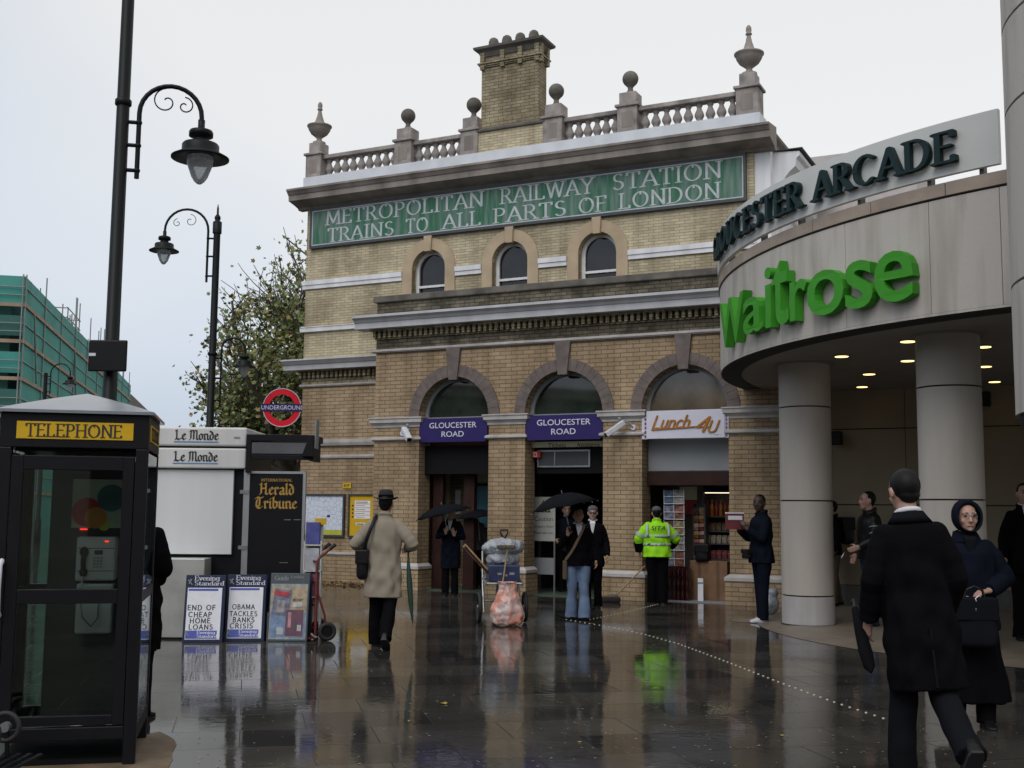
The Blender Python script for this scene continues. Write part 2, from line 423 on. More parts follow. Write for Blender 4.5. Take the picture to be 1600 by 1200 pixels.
# ---------------------------------------------------------------- materials
M = {}
M['stock'] = brick_mat('stock_brick', (.62, .535, .36), (.46, .395, .255), (.29, .26, .2), .21, .058, .006, (.44, .42, .39), .65, dscale=.7)
M['stock_dark'] = brick_mat('weathered_stock_brick', (.42, .36, .23), (.2, .17, .11), (.1, .09, .07), .22, .07, .008, (.4, .38, .32), .8, dscale=2.0)
M['buff'] = brick_mat('buff_brick', (.44, .325, .20), (.345, .25, .15), (.16, .118, .08), .25, .079, .007, (.5, .47, .44), .6, dscale=.7)
M['parapet'] = brick_mat('sooty_brick', (.2, .17, .12), (.1, .085, .06), (.05, .045, .04), .22, .07, .008, (.35, .36, .3), .9, dscale=2.5)
M['voussoir'] = mat('arch_stone', (.17, .135, .12), .75, .22, 5, bump=.3, streak=False)
M['surround'] = mat('window_surround_stone', (.47, .365, .24), .75, .12, 3, bump=.2)
M['white'] = mat('white_painted_stucco', (.80, .80, .82), .55, .12, 4, streak=True)
M['ledge'] = mat('grey_white_stone', (.50, .47, .45), .65, .16, 4, bump=.2)
M['cornice'] = mat('weathered_cornice_stone', (.31, .27, .235), .8, .25, 2.5, bump=.4, streak=True)
M['sooty'] = mat('sooty_stone', (.15, .135, .115), .85, .3, 3, bump=.5)
M['balstone'] = mat('balustrade_stone', (.38, .34, .315), .8, .3, 3.5, bump=.3)
M['lead'] = mat('lead_white', (.62, .64, .68), .5, .08, 3)
M['mosaic'] = mat('green_tile', (.03, .135, .075), .5, .3, 11, c2=(.15, .22, .19), bump=.25, bscale=60, streak=True, thr=(.33, .62), spec=.25)
M['mosaic_letter'] = mat('pale_tile_letter', (.54, .55, .57), .5, .1, 9, c2=(.36, .40, .40))
M['frame_dark'] = mat('dark_frame', (.05, .055, .06), .5)
M['winwhite'] = mat('white_window_paint', (.72, .72, .72), .45, .06)
def dark_glass(name, c, ior=1.6, rough=.03, var=.3, sc=2.0):
    m = mat(name, c, rough, var, sc); b = m.node_tree.nodes['Principled BSDF']; b.inputs['IOR'].default_value = ior; return m
M['win'] = dark_glass('upper_window_glass', (.02, .02, .024), 1.5)
M['fan'] = dark_glass('fanlight_glass', (.026, .038, .029), 1.65, .04)
M['fan_tan'] = dark_glass('tan_backed_glass', (.15, .115, .075), 1.7, .08)
M['navy'] = mat('navy_enamel', (.028, .018, .115), .4, .05, spec=.25)
M['signwhite'] = mat('sign_white', (.62, .62, .7), .45, .03)
M['black'] = mat('black_paint', (.009, .009, .011), .4, .1, spec=.2)
M['blackm'] = mat('matt_black', (.008, .008, .009), .8, .1, spec=.15)
M['concrete'] = mat('precast_concrete', (.48, .44, .395), .75, .1, 4.5, bump=.12, streak=True, detail=10, c2=(.335, .30, .26), thr=(.28, .56))
M['coping'] = mat('stained_coping', (.40, .325, .26), .8, .18, 2.2, bump=.3)
M['soffit'] = mat('soffit_board', (.30, .275, .25), .8, .08, 2)
M['column'] = mat('column_concrete', (.48, .435, .385), .7, .1, 2.6, bump=.12, detail=9, streak=True)
M['column_low'] = mat('column_base_stone', (.47, .445, .435), .7, .14, 5, bump=.1, streak=True)
M['backwall'] = mat('tan_wall_panel', (.30, .245, .17), .7, .08, 1.5)
M['seam'] = mat('dark_joint', (.03, .028, .026), .9)
M['wgreen'] = mat('green_letter_face', (.05, .29, .022), .5, .05, spec=.2)
M['dgreen'] = mat('dark_green_letter', (.010, .028, .03), .55, .08, spec=.2)
M['board'] = mat('pale_grey_board', (.60, .60, .57), .55, .05, 1.2)
M['chrome'] = mat('grey_metal', (.35, .36, .37), .35, .1, metal=.7)
M['steel'] = mat('brushed_steel', (.48, .48, .48), .38, .06, 3, metal=.85)
M['orange'] = mat('orange_letter', (.46, .19, .035), .5, .2, 20, spec=.2)
M['redwood'] = mat('red_brown_timber', (.04, .017, .013), .5, .2, 5, spec=.2)
M['yellow'] = mat('yellow_sign', (.60, .37, .018), .5, .05, spec=.2)
M['paper'] = mat('white_paper', (.78, .78, .84), .6, .05, 8, bump=.15, bscale=14)
M['ink'] = mat('black_ink', (.018, .018, .02), .6)
M['greypanel'] = mat('grey_panel', (.24, .25, .26), .6, .06, 2)
M['rubber'] = mat('black_rubber', (.015, .015, .016), .7)
M['wood'] = mat('pale_wood', (.42, .28, .15), .6, .2, 12)
M['lampglass'] = glass_mat('clear_lamp_glass', (.92, .93, .95), .05)
_n = M['lampglass'].node_tree; _tl = _n.nodes.new('ShaderNodeBsdfTranslucent'); _tl.inputs[0].default_value = (.85, .87, .9, 1); _mx = _n.nodes.new('ShaderNodeMixShader'); _mx.inputs[0].default_value = .55
_o = [q for q in _n.nodes if q.type == 'OUTPUT_MATERIAL'][0]; _old = _o.inputs[0].links[0].from_socket
_n.links.new(_old, _mx.inputs[1]); _n.links.new(_tl.outputs[0], _mx.inputs[2]); _n.links.new(_mx.outputs[0], _o.inputs[0])
M['polegreen'] = mat('black_green_lamp_paint', (.004, .0065, .007), .45, .1, spec=.18)
# ================================================================ GROUND
STREET = radians(12.8)       # the street runs this far to the left of straight ahead
def wet_paving():
    m, n, b = base_nodes('wet_paving', .06, 0, .5)
    t = n.nodes.new('ShaderNodeTexCoord')
    mp = n.nodes.new('ShaderNodeMapping'); mp.inputs['Rotation'].default_value = (0, 0, -STREET)
    n.links.new(t.outputs['Object'], mp.inputs[0])
    br = n.nodes.new('ShaderNodeTexBrick'); br.inputs['Scale'].default_value = 1
    br.inputs['Brick Width'].default_value = .95; br.inputs['Row Height'].default_value = .63; br.inputs['Mortar Size'].default_value = .006
    br.inputs['Mortar Smooth'].default_value = .3
    br.inputs['Color1'].default_value = (.062, .060, .055, 1); br.inputs['Color2'].default_value = (.026, .026, .027, 1); br.inputs['Mortar'].default_value = (.009, .009, .009, 1)
    n.links.new(mp.outputs[0], br.inputs['Vector'])
    nz = n.nodes.new('ShaderNodeTexNoise'); nz.inputs['Scale'].default_value = 1.3; nz.inputs['Detail'].default_value = 8
    n.links.new(t.outputs['Object'], nz.inputs['Vector'])
    mx = n.nodes.new('ShaderNodeMix'); mx.data_type = 'RGBA'; mx.blend_type = 'MULTIPLY'; mx.inputs[0].default_value = .6
    rp = n.nodes.new('ShaderNodeValToRGB'); rp.color_ramp.elements[0].position = .35; rp.color_ramp.elements[1].position = .65
    rp.color_ramp.elements[0].color = (.6, .57, .5, 1); rp.color_ramp.elements[1].color = (1.25, 1.2, 1.1, 1)
    n.links.new(nz.outputs[0], rp.inputs[0]); n.links.new(br.outputs['Color'], mx.inputs[6]); n.links.new(rp.outputs[0], mx.inputs[7])
    n.links.new(mx.outputs[2], b.inputs['Base Color'])
    # water film: mostly mirror-like, a little rougher where it thins out
    n2 = n.nodes.new('ShaderNodeTexNoise'); n2.inputs['Scale'].default_value = 1.1; n2.inputs['Detail'].default_value = 7
    n.links.new(t.outputs['Object'], n2.inputs['Vector'])
    r2 = n.nodes.new('ShaderNodeMapRange'); r2.inputs[1].default_value = .40; r2.inputs[2].default_value = .70; r2.inputs[3].default_value = .025; r2.inputs[4].default_value = .15
    n.links.new(n2.outputs[0], r2.inputs[0])
    ra = n.nodes.new('ShaderNodeMath'); ra.operation = 'MULTIPLY_ADD'; ra.inputs[1].default_value = .25
    n.links.new(br.outputs['Fac'], ra.inputs[0]); n.links.new(r2.outputs[0], ra.inputs[2]); n.links.new(ra.outputs[0], b.inputs['Roughness'])
    # every flag lies a touch out of level
    dv = n.nodes.new('ShaderNodeVectorMath'); dv.operation = 'DIVIDE'; dv.inputs[1].default_value = (1.9, 1.26, 1)
    fl = n.nodes.new('ShaderNodeVectorMath'); fl.operation = 'FLOOR'
    wn = n.nodes.new('ShaderNodeTexWhiteNoise'); wn.noise_dimensions = '2D'
    sb = n.nodes.new('ShaderNodeVectorMath'); sb.operation = 'SUBTRACT'; sb.inputs[1].default_value = (.5, .5, .5)
    sc = n.nodes.new('ShaderNodeVectorMath'); sc.operation = 'MULTIPLY'; sc.inputs[1].default_value = (.0075, .0075, 0)
    n.links.new(mp.outputs[0], dv.inputs[0]); n.links.new(dv.outputs[0], fl.inputs[0]); n.links.new(fl.outputs[0], wn.inputs['Vector'])
    n.links.new(wn.outputs['Color'], sb.inputs[0]); n.links.new(sb.outputs[0], sc.inputs[0])
    bn = n.nodes.new('ShaderNodeTexNoise'); bn.inputs['Scale'].default_value = 11; bn.inputs['Detail'].default_value = 4
    n.links.new(t.outputs['Object'], bn.inputs['Vector'])
    bp = n.nodes.new('ShaderNodeBump'); bp.inputs['Strength'].default_value = .075; bp.inputs['Distance'].default_value = .012
    n.links.new(bn.outputs[0], bp.inputs['Height'])
    av = n.nodes.new('ShaderNodeVectorMath'); av.operation = 'ADD'
    nm = n.nodes.new('ShaderNodeVectorMath'); nm.operation = 'NORMALIZE'
    n.links.new(bp.outputs[0], av.inputs[0]); n.links.new(sc.outputs[0], av.inputs[1]); n.links.new(av.outputs[0], nm.inputs[0]); n.links.new(nm.outputs[0], b.inputs['Normal'])
    return m
M['wet'] = wet_paving()
tag(MB().poly([(-400, -60, 0), (400, -60, 0), (400, 700, 0), (-400, 700, 0)], [(0, 1, 2, 3)]).build('pavement', M['wet']), 'dark wet stone paving reflecting the station', kind='structure')

# ================================================================ STATION
PSI = -0.461
O = gd(900, 934.5)
SX, SY = Vector((cos(PSI), sin(PSI), 0)), Vector((-sin(PSI), cos(PSI), 0))
def sw(x, y, z=0): return O + SX * x + SY * y + Vector((0, 0, z))
ST = thing('station_building', 'yellow brick underground station with balustrade, chimney and three arched doorways', 'building', O, PSI)

def arch_wall(mb, x0, x1, z0, z1, y0, y1, ops, n=16):
    x = x0
    for xc, r, zs, zb in ops:
        mb.box(x, xc - r, y0, y1, z0, z1)
        if zb > z0: mb.box(xc - r, xc + r, y0, y1, z0, zb)
        for i in range(n):
            a, b = pi - pi * i / n, pi - pi * (i + 1) / n
            mb.prism([(xc + r * cos(a), zs + r * sin(a)), (xc + r * cos(b), zs + r * sin(b)), (xc + r * cos(b), z1), (xc + r * cos(a), z1)], y0, y1)
        x = xc + r
    mb.box(x, x1, y0, y1, z0, z1)
def ring(mb, xc, zs, r0, r1, y0, y1, n=24, a0=0.0, a1=pi, gap=0.0):
    for i in range(n):
        a = a1 - (a1 - a0) * i / n - gap; b = a1 - (a1 - a0) * (i + 1) / n + gap
        mb.prism([(xc + r0 * cos(a), zs + r0 * sin(a)), (xc + r0 * cos(b), zs + r0 * sin(b)), (xc + r1 * cos(b), zs + r1 * sin(b)), (xc + r1 * cos(a), zs + r1 * sin(a))], y0, y1)

# --- arcade (front storey)
AR = [(-2.635, .785, 3.43, 0), (-.27, .80, 3.43, 0), (2.095, .805, 3.43, 0)]
w_ = MB(); arch_wall(w_, -4.48, 3.82, 0, 4.79, 0, .45, AR); w_.box(3.42, 3.82, .45, 1.3, 0, 4.79); w_.box(-4.48, -4.03, .45, 1.2, 0, 4.79)
w_.build('arcade_wall', M['buff'], ST)
w_ = MB(); w_.box(-4.48, 3.82, 0, .45, 4.83, 5.06); w_.box(-4.48, -4.03, .45, 1.2, 4.83, 5.06); w_.box(-4.48, 3.82, .0, .3, 5.5, 5.82); w_.box(-4.48, -4.2, .3, 1.2, 5.5, 5.82)
w_.build('parapet_wall', M['parapet'], ST)
MB().box(-4.44, 3.8, .31, 1.19, 5.35, 5.5).build('arcade_roof', M['sooty'], ST)
MB().box(-4.55, 3.88, -.06, .38, 5.82, 5.95).build('coping', M['sooty'], ST, .015)
MB().profx([(-.02, 4.77), (.05, 4.77), (.075, 4.795), (.075, 4.83), (.03, 4.845), (-.02, 4.845)], -4.55, 3.88).build('string_course', M['ledge'], ST)
d_ = MB(); d_.box(-4.5, 3.84, -.025, .2, 5.05, 5.075)
x = -4.5
while x < 3.8: d_.box(x, x + .062, -.11, .05, 5.075, 5.21); x += .122
d_.box(-4.56, 3.86, -.14, .2, 5.21, 5.245)
d_.build('dentil_course', M['stock_dark'], ST)
M['cornpaint'] = mat('grey_painted_cornice', (.52, .515, .53), .55, .12, 3, streak=True)
MB().profx([(-.1, 5.245), (.27, 5.245), (.28, 5.25), (.28, 5.37), (.30, 5.375), (.33, 5.42), (.38, 5.455), (.40, 5.46), (.40, 5.51), (-.1, 5.56)], -4.84, 4.1).build('arcade_cornice', M['cornpaint'], ST)
PIERS = [(-4.48, -3.42), (-1.85, -1.07), (.53, 1.29), (2.9, 3.82)]
CAP = [(-.02, 3.235), (.02, 3.235), (.025, 3.275), (.06, 3.315), (.085, 3.33), (.085, 3.405), (.105, 3.41), (.105, 3.435), (-.02, 3.44)]
def wrap(prof, x0, x1, yc, yb):
    """moulding that returns round both ends of a pier: rings of offset rectangles"""
    secs = []
    for p, z in prof:
        secs.append([(x0 - p, yc - p, z), (x1 + p, yc - p, z), (x1 + p, yb, z), (x0 - p, yb, z)])
    return MB().loft(secs, True, False)
for i, (a, b) in enumerate(PIERS):
    wrap(CAP, a, b, 0, .3).build('pier_capital', M['ledge'], ST)
    wrap([(-.02, 2.955), (.025, 2.96), (.06, 2.985), (.06, 3.02), (.02, 3.04), (-.02, 3.04)], a, b, 0, .3).build('pier_band', M['ledge'], ST)
    pl = MB().box(a - .07, b + .07, -.07, .46, 0, .415); pl.build('plinth', M['buff'], ST)
    wrap([(.06, .416), (.085, .42), (.085, .475), (.01, .53), (-.02, .53)], a, b, 0, .44).build('plinth_cap', M['ledge'], ST)
for i, (xc, r, zs, _) in enumerate(AR):
    m_ = MB(); ring(m_, xc, zs, r, 1.02, -.03, .1, 20, gap=.0025); rg = m_.build('arch_surround', M['voussoir'], ST)
    MB().prism([(xc - .095, 4.14), (xc + .095, 4.14), (xc + .16, 4.775), (xc - .16, 4.775)], -.075, .1).build('keystone', M['voussoir'], rg, .01)
    f_ = MB(); ring(f_, xc, zs, r - .075, r - .002, .22, .3, 24); f_.box(xc - r + .003, xc + r - .003, .2, .3, zs - .06, zs)
    fr = f_.build('fanlight', M['greypanel'], ST)
    if i == 2: fr['label'] = 'tan backed fanlight over the shop doorway'
    g_ = MB()
    g_.poly([(xc, .27, zs)] + [(xc + (r - .075) * cos(pi * k / 24), .27, zs + (r - .075) * sin(pi * k / 24)) for k in range(25)], [(0, k, k + 1) for k in range(1, 25)])
    g_.build('pane', M['fan_tan'] if i == 2 else M['fan'], fr)
# --- pavilion behind
WINS = [(-3.97, .41, 6.74), (-2.02, .41, 6.74), (-.07, .41, 6.74)]
w_ = MB(); arch_wall(w_, -7.21, 3.1, 4.9, 8.5, 1.2, 1.62, [(x, r, z, 5.72) for x, r, z in WINS])
w_.box(-7.21, -6.85, 1.62, 11, 4.9, 8.5)
w_.build('upper_wall', M['stock'], ST)
w_ = MB(); w_.box(-7.21, -4.46, 1.2, 1.62, 0, 4.9); w_.box(-7.21, -6.85, 1.62, 11, 0, 4.9); w_.box(-7.29, -4.46, 1.12, 1.2, 0, .575); w_.build('side_wall', M['buff'], ST)
w_ = MB().box(3.1, 3.4, 1.26, 9, 3.7, 8.45); w_.box(3.0, 3.1, 1.63, 9, 3.7, 8.45)
w_.build('flank_wall', M['white'], ST)
# white flank cornice, running back along the right side
c_ = MB(); pr = [(0, 7.35), (.05, 7.4), (.08, 7.55), (.08, 7.62), (.2, 7.75), (.22, 7.9), (.3, 8.0), (.42, 8.1), (.44, 8.25), (.5, 8.3), (.5, 8.38), (0, 8.42)]
pa = [(3.4 + p, 1.5, z) for p, z in pr]; pb = [(3.4 + p, 9, z) for p, z in pr]; k = len(pr)
c_.poly(pa + pb, [(i, (i + 1) % k, k + (i + 1) % k, k + i) for i in range(k)] + [tuple(range(k)), tuple(reversed(range(k, 2 * k)))])
c_.build('flank_cornice', M['white'], ST)
MB().box(3.4, 3.96, 1.46, 9.05, 8.421, 8.44).build('gutter', M['frame_dark'], ST)
MB().box(-7.1, 3.0, 1.7, 8, 8.3, 8.5).build('roof', M['sooty'], ST)
for i, (xc, r, zs) in enumerate(WINS):
    s_ = MB(); ring(s_, xc, zs, r, .65, 1.165, 1.3, 15); s_.box(xc - .65, xc - r, 1.165, 1.3, 5.75, zs); s_.box(xc + r, xc + .65, 1.165, 1.3, 5.75, zs)
    wi = MB(); ring(wi, xc, zs, r - .075, r - .002, 1.36, 1.44, 20); wi.box(xc - r + .002, xc - r + .075, 1.36, 1.44, 5.73, zs); wi.box(xc + r - .075, xc + r - .002, 1.36, 1.44, 5.73, zs)
    wi.box(xc - r + .075, xc + r - .075, 1.35, 1.43, 6.35, 6.40); wi.box(xc - r + .075, xc + r - .075, 1.36, 1.44, 5.73, 5.8)
    wo_ = wi.build('window', M['winwhite'], ST)
    s_.build('stone_surround', M['surround'], wo_)
    MB().prism([(xc - .075, 7.1), (xc + .075, 7.1), (xc + .1, 7.44), (xc - .1, 7.44)], 1.11, 1.3).build('keystone', M['surround'], wo_, .008)
    g_ = MB(); q = r - .07
    g_.poly([(xc - q, 1.4, 6.38), (xc + q, 1.4, 6.38), (xc + q, 1.4, zs)] + [(xc + q * cos(pi * k / 20), 1.4, zs + q * sin(pi * k / 20)) for k in range(1, 20)] + [(xc - q, 1.4, zs)], [tuple(range(23))])
    g_.poly([(xc - q, 1.41, 5.76), (xc + q, 1.41, 5.76), (xc + q, 1.41, 6.37), (xc - q, 1.41, 6.37)], [(0, 1, 2, 3)])
    g_.build('pane', M['win'], wo_)
    b_ = MB()
    x = xc - q + .02
    while x < xc + q:
        b_.tube([(x, 1.345, 5.75), (x, 1.345, 6.22)], .008, 5); x += .055
    b_.box(xc - q, xc + q, 1.335, 1.355, 6.2, 6.22)
    b_.build('window_guard', M['frame_dark'], wo_)
# mouldings on the pavilion
for a, b in ((-7.27, -4.63), (-3.31, -2.68), (-1.36, -.73), (.59, 3.12)):
    MB().profx([(-.05, 6.52), (.04, 6.52), (.045, 6.6), (.065, 6.61), (.07, 6.71), (-.05, 6.74)], a, b, 1.2).build('white_band', M['white'], ST)
MB().profx([(-.05, 5.54), (.06, 5.54), (.07, 5.62), (.09, 5.64), (-.05, 5.68)], -7.29, -4.4, 1.2).build('white_band', M['white'], ST)
MB().profx([(-.05, 4.655), (.26, 4.655), (.27, 4.76), (.3, 4.775), (.36, 4.84), (.38, 4.85), (.38, 4.885), (-.05, 4.93)], -7.56, -4.482, 1.2).build('side_cornice', M['cornpaint'], ST)
d_ = MB(); x = -7.25
while x < -4.56: d_.box(x, x + .062, 1.1, 1.25, 4.48, 4.62); x += .122
d_.box(-7.3, -4.485, 1.07, 1.25, 4.62, 4.654); d_.box(-7.24, -4.485, 1.18, 1.25, 4.33, 4.479)
d_.build('dentil_course', M['stock_dark'], ST)
for z0, z1, p in ((4.29, 4.34, .06), (2.97, 3.1, .085), (2.69, 2.76, .05), (.578, .64, .11)):
    MB().profx([(-.05, z0), (p * .7, z0), (p, (z0 + z1) / 2), (p, z1), (-.05, z1 + .02)], -7.21 - p, -4.482, 1.2).build('string_course', M['ledge'], ST)
# top cornice and parapet
MB().profx([(-.1, 8.37), (.04, 8.37), (.07, 8.41), (.2, 8.45), (.42, 8.5), (.43, 8.62), (.45, 8.63), (.5, 8.7), (.52, 8.71), (.52, 8.755), (-.1, 8.83)], -7.44, 3.52, 1.2).build('main_cornice', M['cornice'], ST)
for xa, sg in ((-7.21, -1), (3.12, 1)):      # returns of the cornice down both sides
    c_ = MB(); pr = [(0, 8.372), (.03, 8.41), (.2, 8.45), (.23, 8.5), (.24, 8.62), (.3, 8.7), (.31, 8.75), (0, 8.8)]
    pa = [(xa + sg * p * 1.2, 1.28, z) for p, z in pr]; pb = [(xa + sg * p * 1.2, 9, z) for p, z in pr]; k = len(pr)
    c_.poly(pa + pb, [(i, (i + 1) % k, k + (i + 1) % k, k + i) for i in range(k)] + [tuple(range(k)), tuple(reversed(range(k, 2 * k)))])
    c_.build('side_return', M['cornice'], ST)
c_ = MB()
c_.box(-7.27, 3.26, 1.08, 1.6, 8.74, 9.1); c_.build('blocking_course', M['lead'], ST)
POST = [(-7.26, -6.84), (-4.87, -4.44), (-3.21, -2.79), (-1.27, -.84), (.37, .79), (2.79, 3.22)]
bal = MB().lathe([(.075, 0), (.075, .03), (.048, .045), (.068, .08), (.098, .14), (.092, .18), (.055, .26), (.042, .31), (.06, .33), (.07, .36), (.07, .40)], (0, 0, 0), 12).mesh('baluster', M['balstone'])
for i, (a, b) in enumerate(POST):
    ym = 1.13
    p_ = MB().box(a, b, ym, ym + .42, 9.10, 9.63); p_.box(a - .04, b + .04, ym - .04, ym + .46, 9.63, 9.685)
    po = p_.build('balustrade_post', M['balstone'], ST, .01)
    f_ = MB(); f_.box(a + .1, b - .1, ym - .004, ym + .02, 9.2, 9.52); f_.build('sunk_panel', M['cornice'], po)
    q = .03 if i in (0, 5) else .0
    MB().box(a + .03 + q, b - .03 - q, ym + .03, ym + .39, 9.685, 9.94).build('pedestal', M['balstone'], po, .015)
    xm = (a + b) / 2
    if i in (0, 5):
        MB().lathe([(.15, 9.94), (.15, 9.98), (.07, 10.02), (.055, 10.07), (.10, 10.11), (.19, 10.18), (.245, 10.27), (.265, 10.335), (.285, 10.35), (.285, 10.375), (.25, 10.385), (.14, 10.42), (.10, 10.49), (.062, 10.61), (.04, 10.72), (.036, 10.745), (.062, 10.755), (.062, 10.775), (.045, 10.79), (.055, 10.84), (.05, 10.90), (.025, 10.94), (.004, 10.95)], (xm, ym + .21, 0), 24).build('urn_finial', M['cornice'], ST)
    else:
        MB().lathe([(.11, 9.94), (.11, 9.97), (.07, 9.99), (.05, 10.06), (.065, 10.1), (.09, 10.12)] + [(max(.163 * cos(t), .01), 10.262 + .163 * sin(t)) for t in [-.98 + 2.55 * k / 12 for k in range(13)]], (xm, ym + .21, 0), 20).build('ball_finial', M['sooty'], ST)
for i in (0, 1, 3, 4):
    a, b = POST[i][1], POST[i + 1][0]
    MB().box(a, b, 1.2, 1.46, 9.53, 9.62).build('balustrade_rail', M['balstone'], ST, .012)
    MB().box(a, b, 1.2, 1.46, 9.10, 9.145).build('balustrade_base', M['balstone'], ST)
    nb = 9 if b - a > 1.6 else 6
    for k in range(nb):
        o = lk(bpy.data.objects.new('baluster', bal)); o.parent = ST; o.location = (a + (k + .5) * (b - a) / nb, 1.33, 9.138)
b_ = MB(); b_.box(-2.79, -1.27, 1.17, 1.55, 9.10, 9.56); b_.build('parapet_panel', M['stock'], ST)
MB().box(-2.83, -1.22, 1.12, 1.6, 9.561, 9.64).build('parapet_coping', M['sooty'], ST, .02)
M['chim'] = brick_mat('chimney_brick', (.43, .37, .24), (.31, .26, .16), (.16, .14, .11), .21, .07, .008, (.42, .38, .34), .75, dscale=1.6)
c_ = MB().box(-2.84, -1.48, 1.38, 1.76, 9.63, 11.3); c_.box(-2.89, -1.43, 1.33, 1.81, 9.6, 9.86)
ch = c_.build('chimney', M['chim'], ST)
c_ = MB()
for k in range(3): c_.box(-2.84 - .025 * (k + 1), -1.48 + .025 * (k + 1), 1.38 - .025 * (k + 1), 1.76 + .025 * (k + 1), 11.06 + k * .035, 11.095 + k * .035 - .001)
for xx in (-2.84, -2.36, -1.94, -1.54): c_.box(xx - .02, xx + .08, 1.325, 1.42, 11.02, 11.40)
c_.box(-1.5, -1.41, 1.36, 1.46, 11.0, 11.40); c_.box(-1.5, -1.41, 1.68, 1.78, 11.0, 11.40)
c_.build('chimney_band', M['chim'], ch); c_ = MB(); c_.loft([[(-2.86 - p, 1.36 - p, z), (-1.46 + p, 1.36 - p, z), (-1.46 + p, 1.78 + p, z), (-2.86 - p, 1.78 + p, z)] for p, z in ((0, 11.3), (.04, 11.40), (.12, 11.45), (.13, 11.50), (.04, 11.53))], True, False)
c_.build('chimney_cap', M['sooty'], ch)
for xx in (-2.62, -2.3, -1.98, -1.66):
    MB().lathe([(.115, 11.5), (.11, 11.66), (.09, 11.72), (.05, 11.75)], (xx, 1.5, 0), 14).build('chimney_pot', M['sooty'], ch)

# --- interior of the ticket hall (seen through the doorways)
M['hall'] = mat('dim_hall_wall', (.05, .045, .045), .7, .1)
M['cream'] = mat('cream_wall', (.52, .52, .36), .6, .05)
M['greenfloor'] = mat('green_grey_floor', (.085, .115, .085), .35, .2, 3)
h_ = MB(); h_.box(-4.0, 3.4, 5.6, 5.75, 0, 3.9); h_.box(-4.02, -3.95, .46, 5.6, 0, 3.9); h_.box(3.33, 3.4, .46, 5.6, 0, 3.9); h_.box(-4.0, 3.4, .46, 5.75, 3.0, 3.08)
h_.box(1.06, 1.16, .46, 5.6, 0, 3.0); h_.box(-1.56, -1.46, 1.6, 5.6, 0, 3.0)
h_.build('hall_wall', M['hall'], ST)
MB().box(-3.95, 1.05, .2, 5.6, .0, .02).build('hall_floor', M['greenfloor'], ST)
# left doorway: timber posts, inner brick wall, cream strip, fascia
MB().box(-3.42, -1.86, .24, .32, 2.30, 2.86).build('doorway_fascia', M['blackm'], ST)
p_ = MB(); p_.box(-3.60, -3.44, .46, .6, 0, 2.95); p_.box(-3.36, -3.14, .5, .62, 0, 2.95); p_.box(-2.66, -2.42, .5, .62, 0, 2.95); p_.box(-3.42, -1.86, .48, .6, 2.86, 2.98)
p_.build('door_post', M['redwood'], ST)
i_ = MB().box(-3.94, -1.57, 1.45, 1.55, 0, 3.0); i_.build('inner_wall', M['buff'], ST)
MB().box(-3.73, -3.50, 1.40, 1.44, .5, 2.98).build('cream_panel', M['cream'], ST); MB().box(-3.0, -1.57, 1.40, 1.44, 2.16, 2.98).build('cream_panel', M['cream'], ST)
MB().box(-3.36, -3.24, 1.41, 1.44, 1.5, 2.0).build('notice', M['paper'], ST)
# middle doorway
MB().box(-1.06, .52, .3, .34, 2.80, 2.905).build('ticket_strip', M['cream'], ST)
fit(sans('Tickets'), -.72, -.35, 2.80, 2.88, .298).build('strip_lettering', M['black'], ST); fit(sans('Assistance'), -.12, .34, 2.80, 2.88, .298).build('strip_lettering', M['black'], ST)
ds = MB().box(-.98, .12, .38, .5, 2.42, 2.75); dso = ds.build('display_box', M['frame_dark'], ST, .01)
f_ = MB()
for a in ((-.98, .12, 2.42, 2.45), (-.98, .12, 2.72, 2.75), (-.98, -.95, 2.45, 2.72), (.09, .12, 2.45, 2.72), (-.62, -.60, 2.45, 2.72)): f_.box(a[0], a[1], .365, .379, a[2], a[3])
f_.build('display_frame', M['chrome'], dso)
MB().box(-1.0, .45, .4, .46, 2.3, 2.9).build('doorway_fascia', M['blackm'], ST)
# ================================================================ SIGNS AND FITTINGS ON THE STATION
def st_thing(name, label, cat, x=0, y=0, z=0, group=None):
    return thing(name, label, cat, sw(x, y, z), PSI, group)
# the tiled station name
t = st_thing('tiled_sign', 'long green tiled panel with pale serif lettering under the station cornice', 'sign')
f_ = MB(); f_.box(-7.08, 2.97, 1.12, 1.2, 7.44, 7.5); f_.box(-7.08, 2.97, 1.12, 1.2, 8.31, 8.368); f_.box(-7.08, -7.03, 1.12, 1.2, 7.5, 8.31); f_.box(2.92, 2.97, 1.12, 1.2, 7.5, 8.31)
f_.build('frame', M['frame_dark'], t)
f_ = MB(); f_.box(-7.03, 2.92, 1.13, 1.16, 7.5, 7.525); f_.box(-7.03, 2.92, 1.13, 1.16, 8.285, 8.31); f_.box(-7.03, -7.005, 1.13, 1.16, 7.525, 8.285); f_.box(2.895, 2.92, 1.13, 1.16, 7.525, 8.285)
f_.build('border', M['mosaic_letter'], t)
MB().box(-7.03, 2.92, 1.145, 1.19, 7.5, 8.31).build('tile_panel', M['mosaic'], t)
for wd, a, b in (('METROPOLITAN', -6.65, -2.64), ('RAILWAY', -2.23, -.14), ('STATION', .27, 2.49)): l_ = MB(); pen_text(l_, wd, a, 7.95, .315, b - a, 1.145, .006, (.125, .065, .12), gap=.12); l_.build('lettering', M['mosaic_letter'], t)
for wd, a, b in (('TRAINS', -6.59, -4.85), ('TO', -4.53, -3.98), ('ALL', -3.61, -2.7), ('PARTS', -2.38, -.74), ('OF', -.46, .14), ('LONDON', .42, 2.46)): l_ = MB(); pen_text(l_, wd, a, 7.555, .3, b - a, 1.145, .006, (.125, .065, .12), gap=.12); l_.build('lettering', M['mosaic_letter'], t)
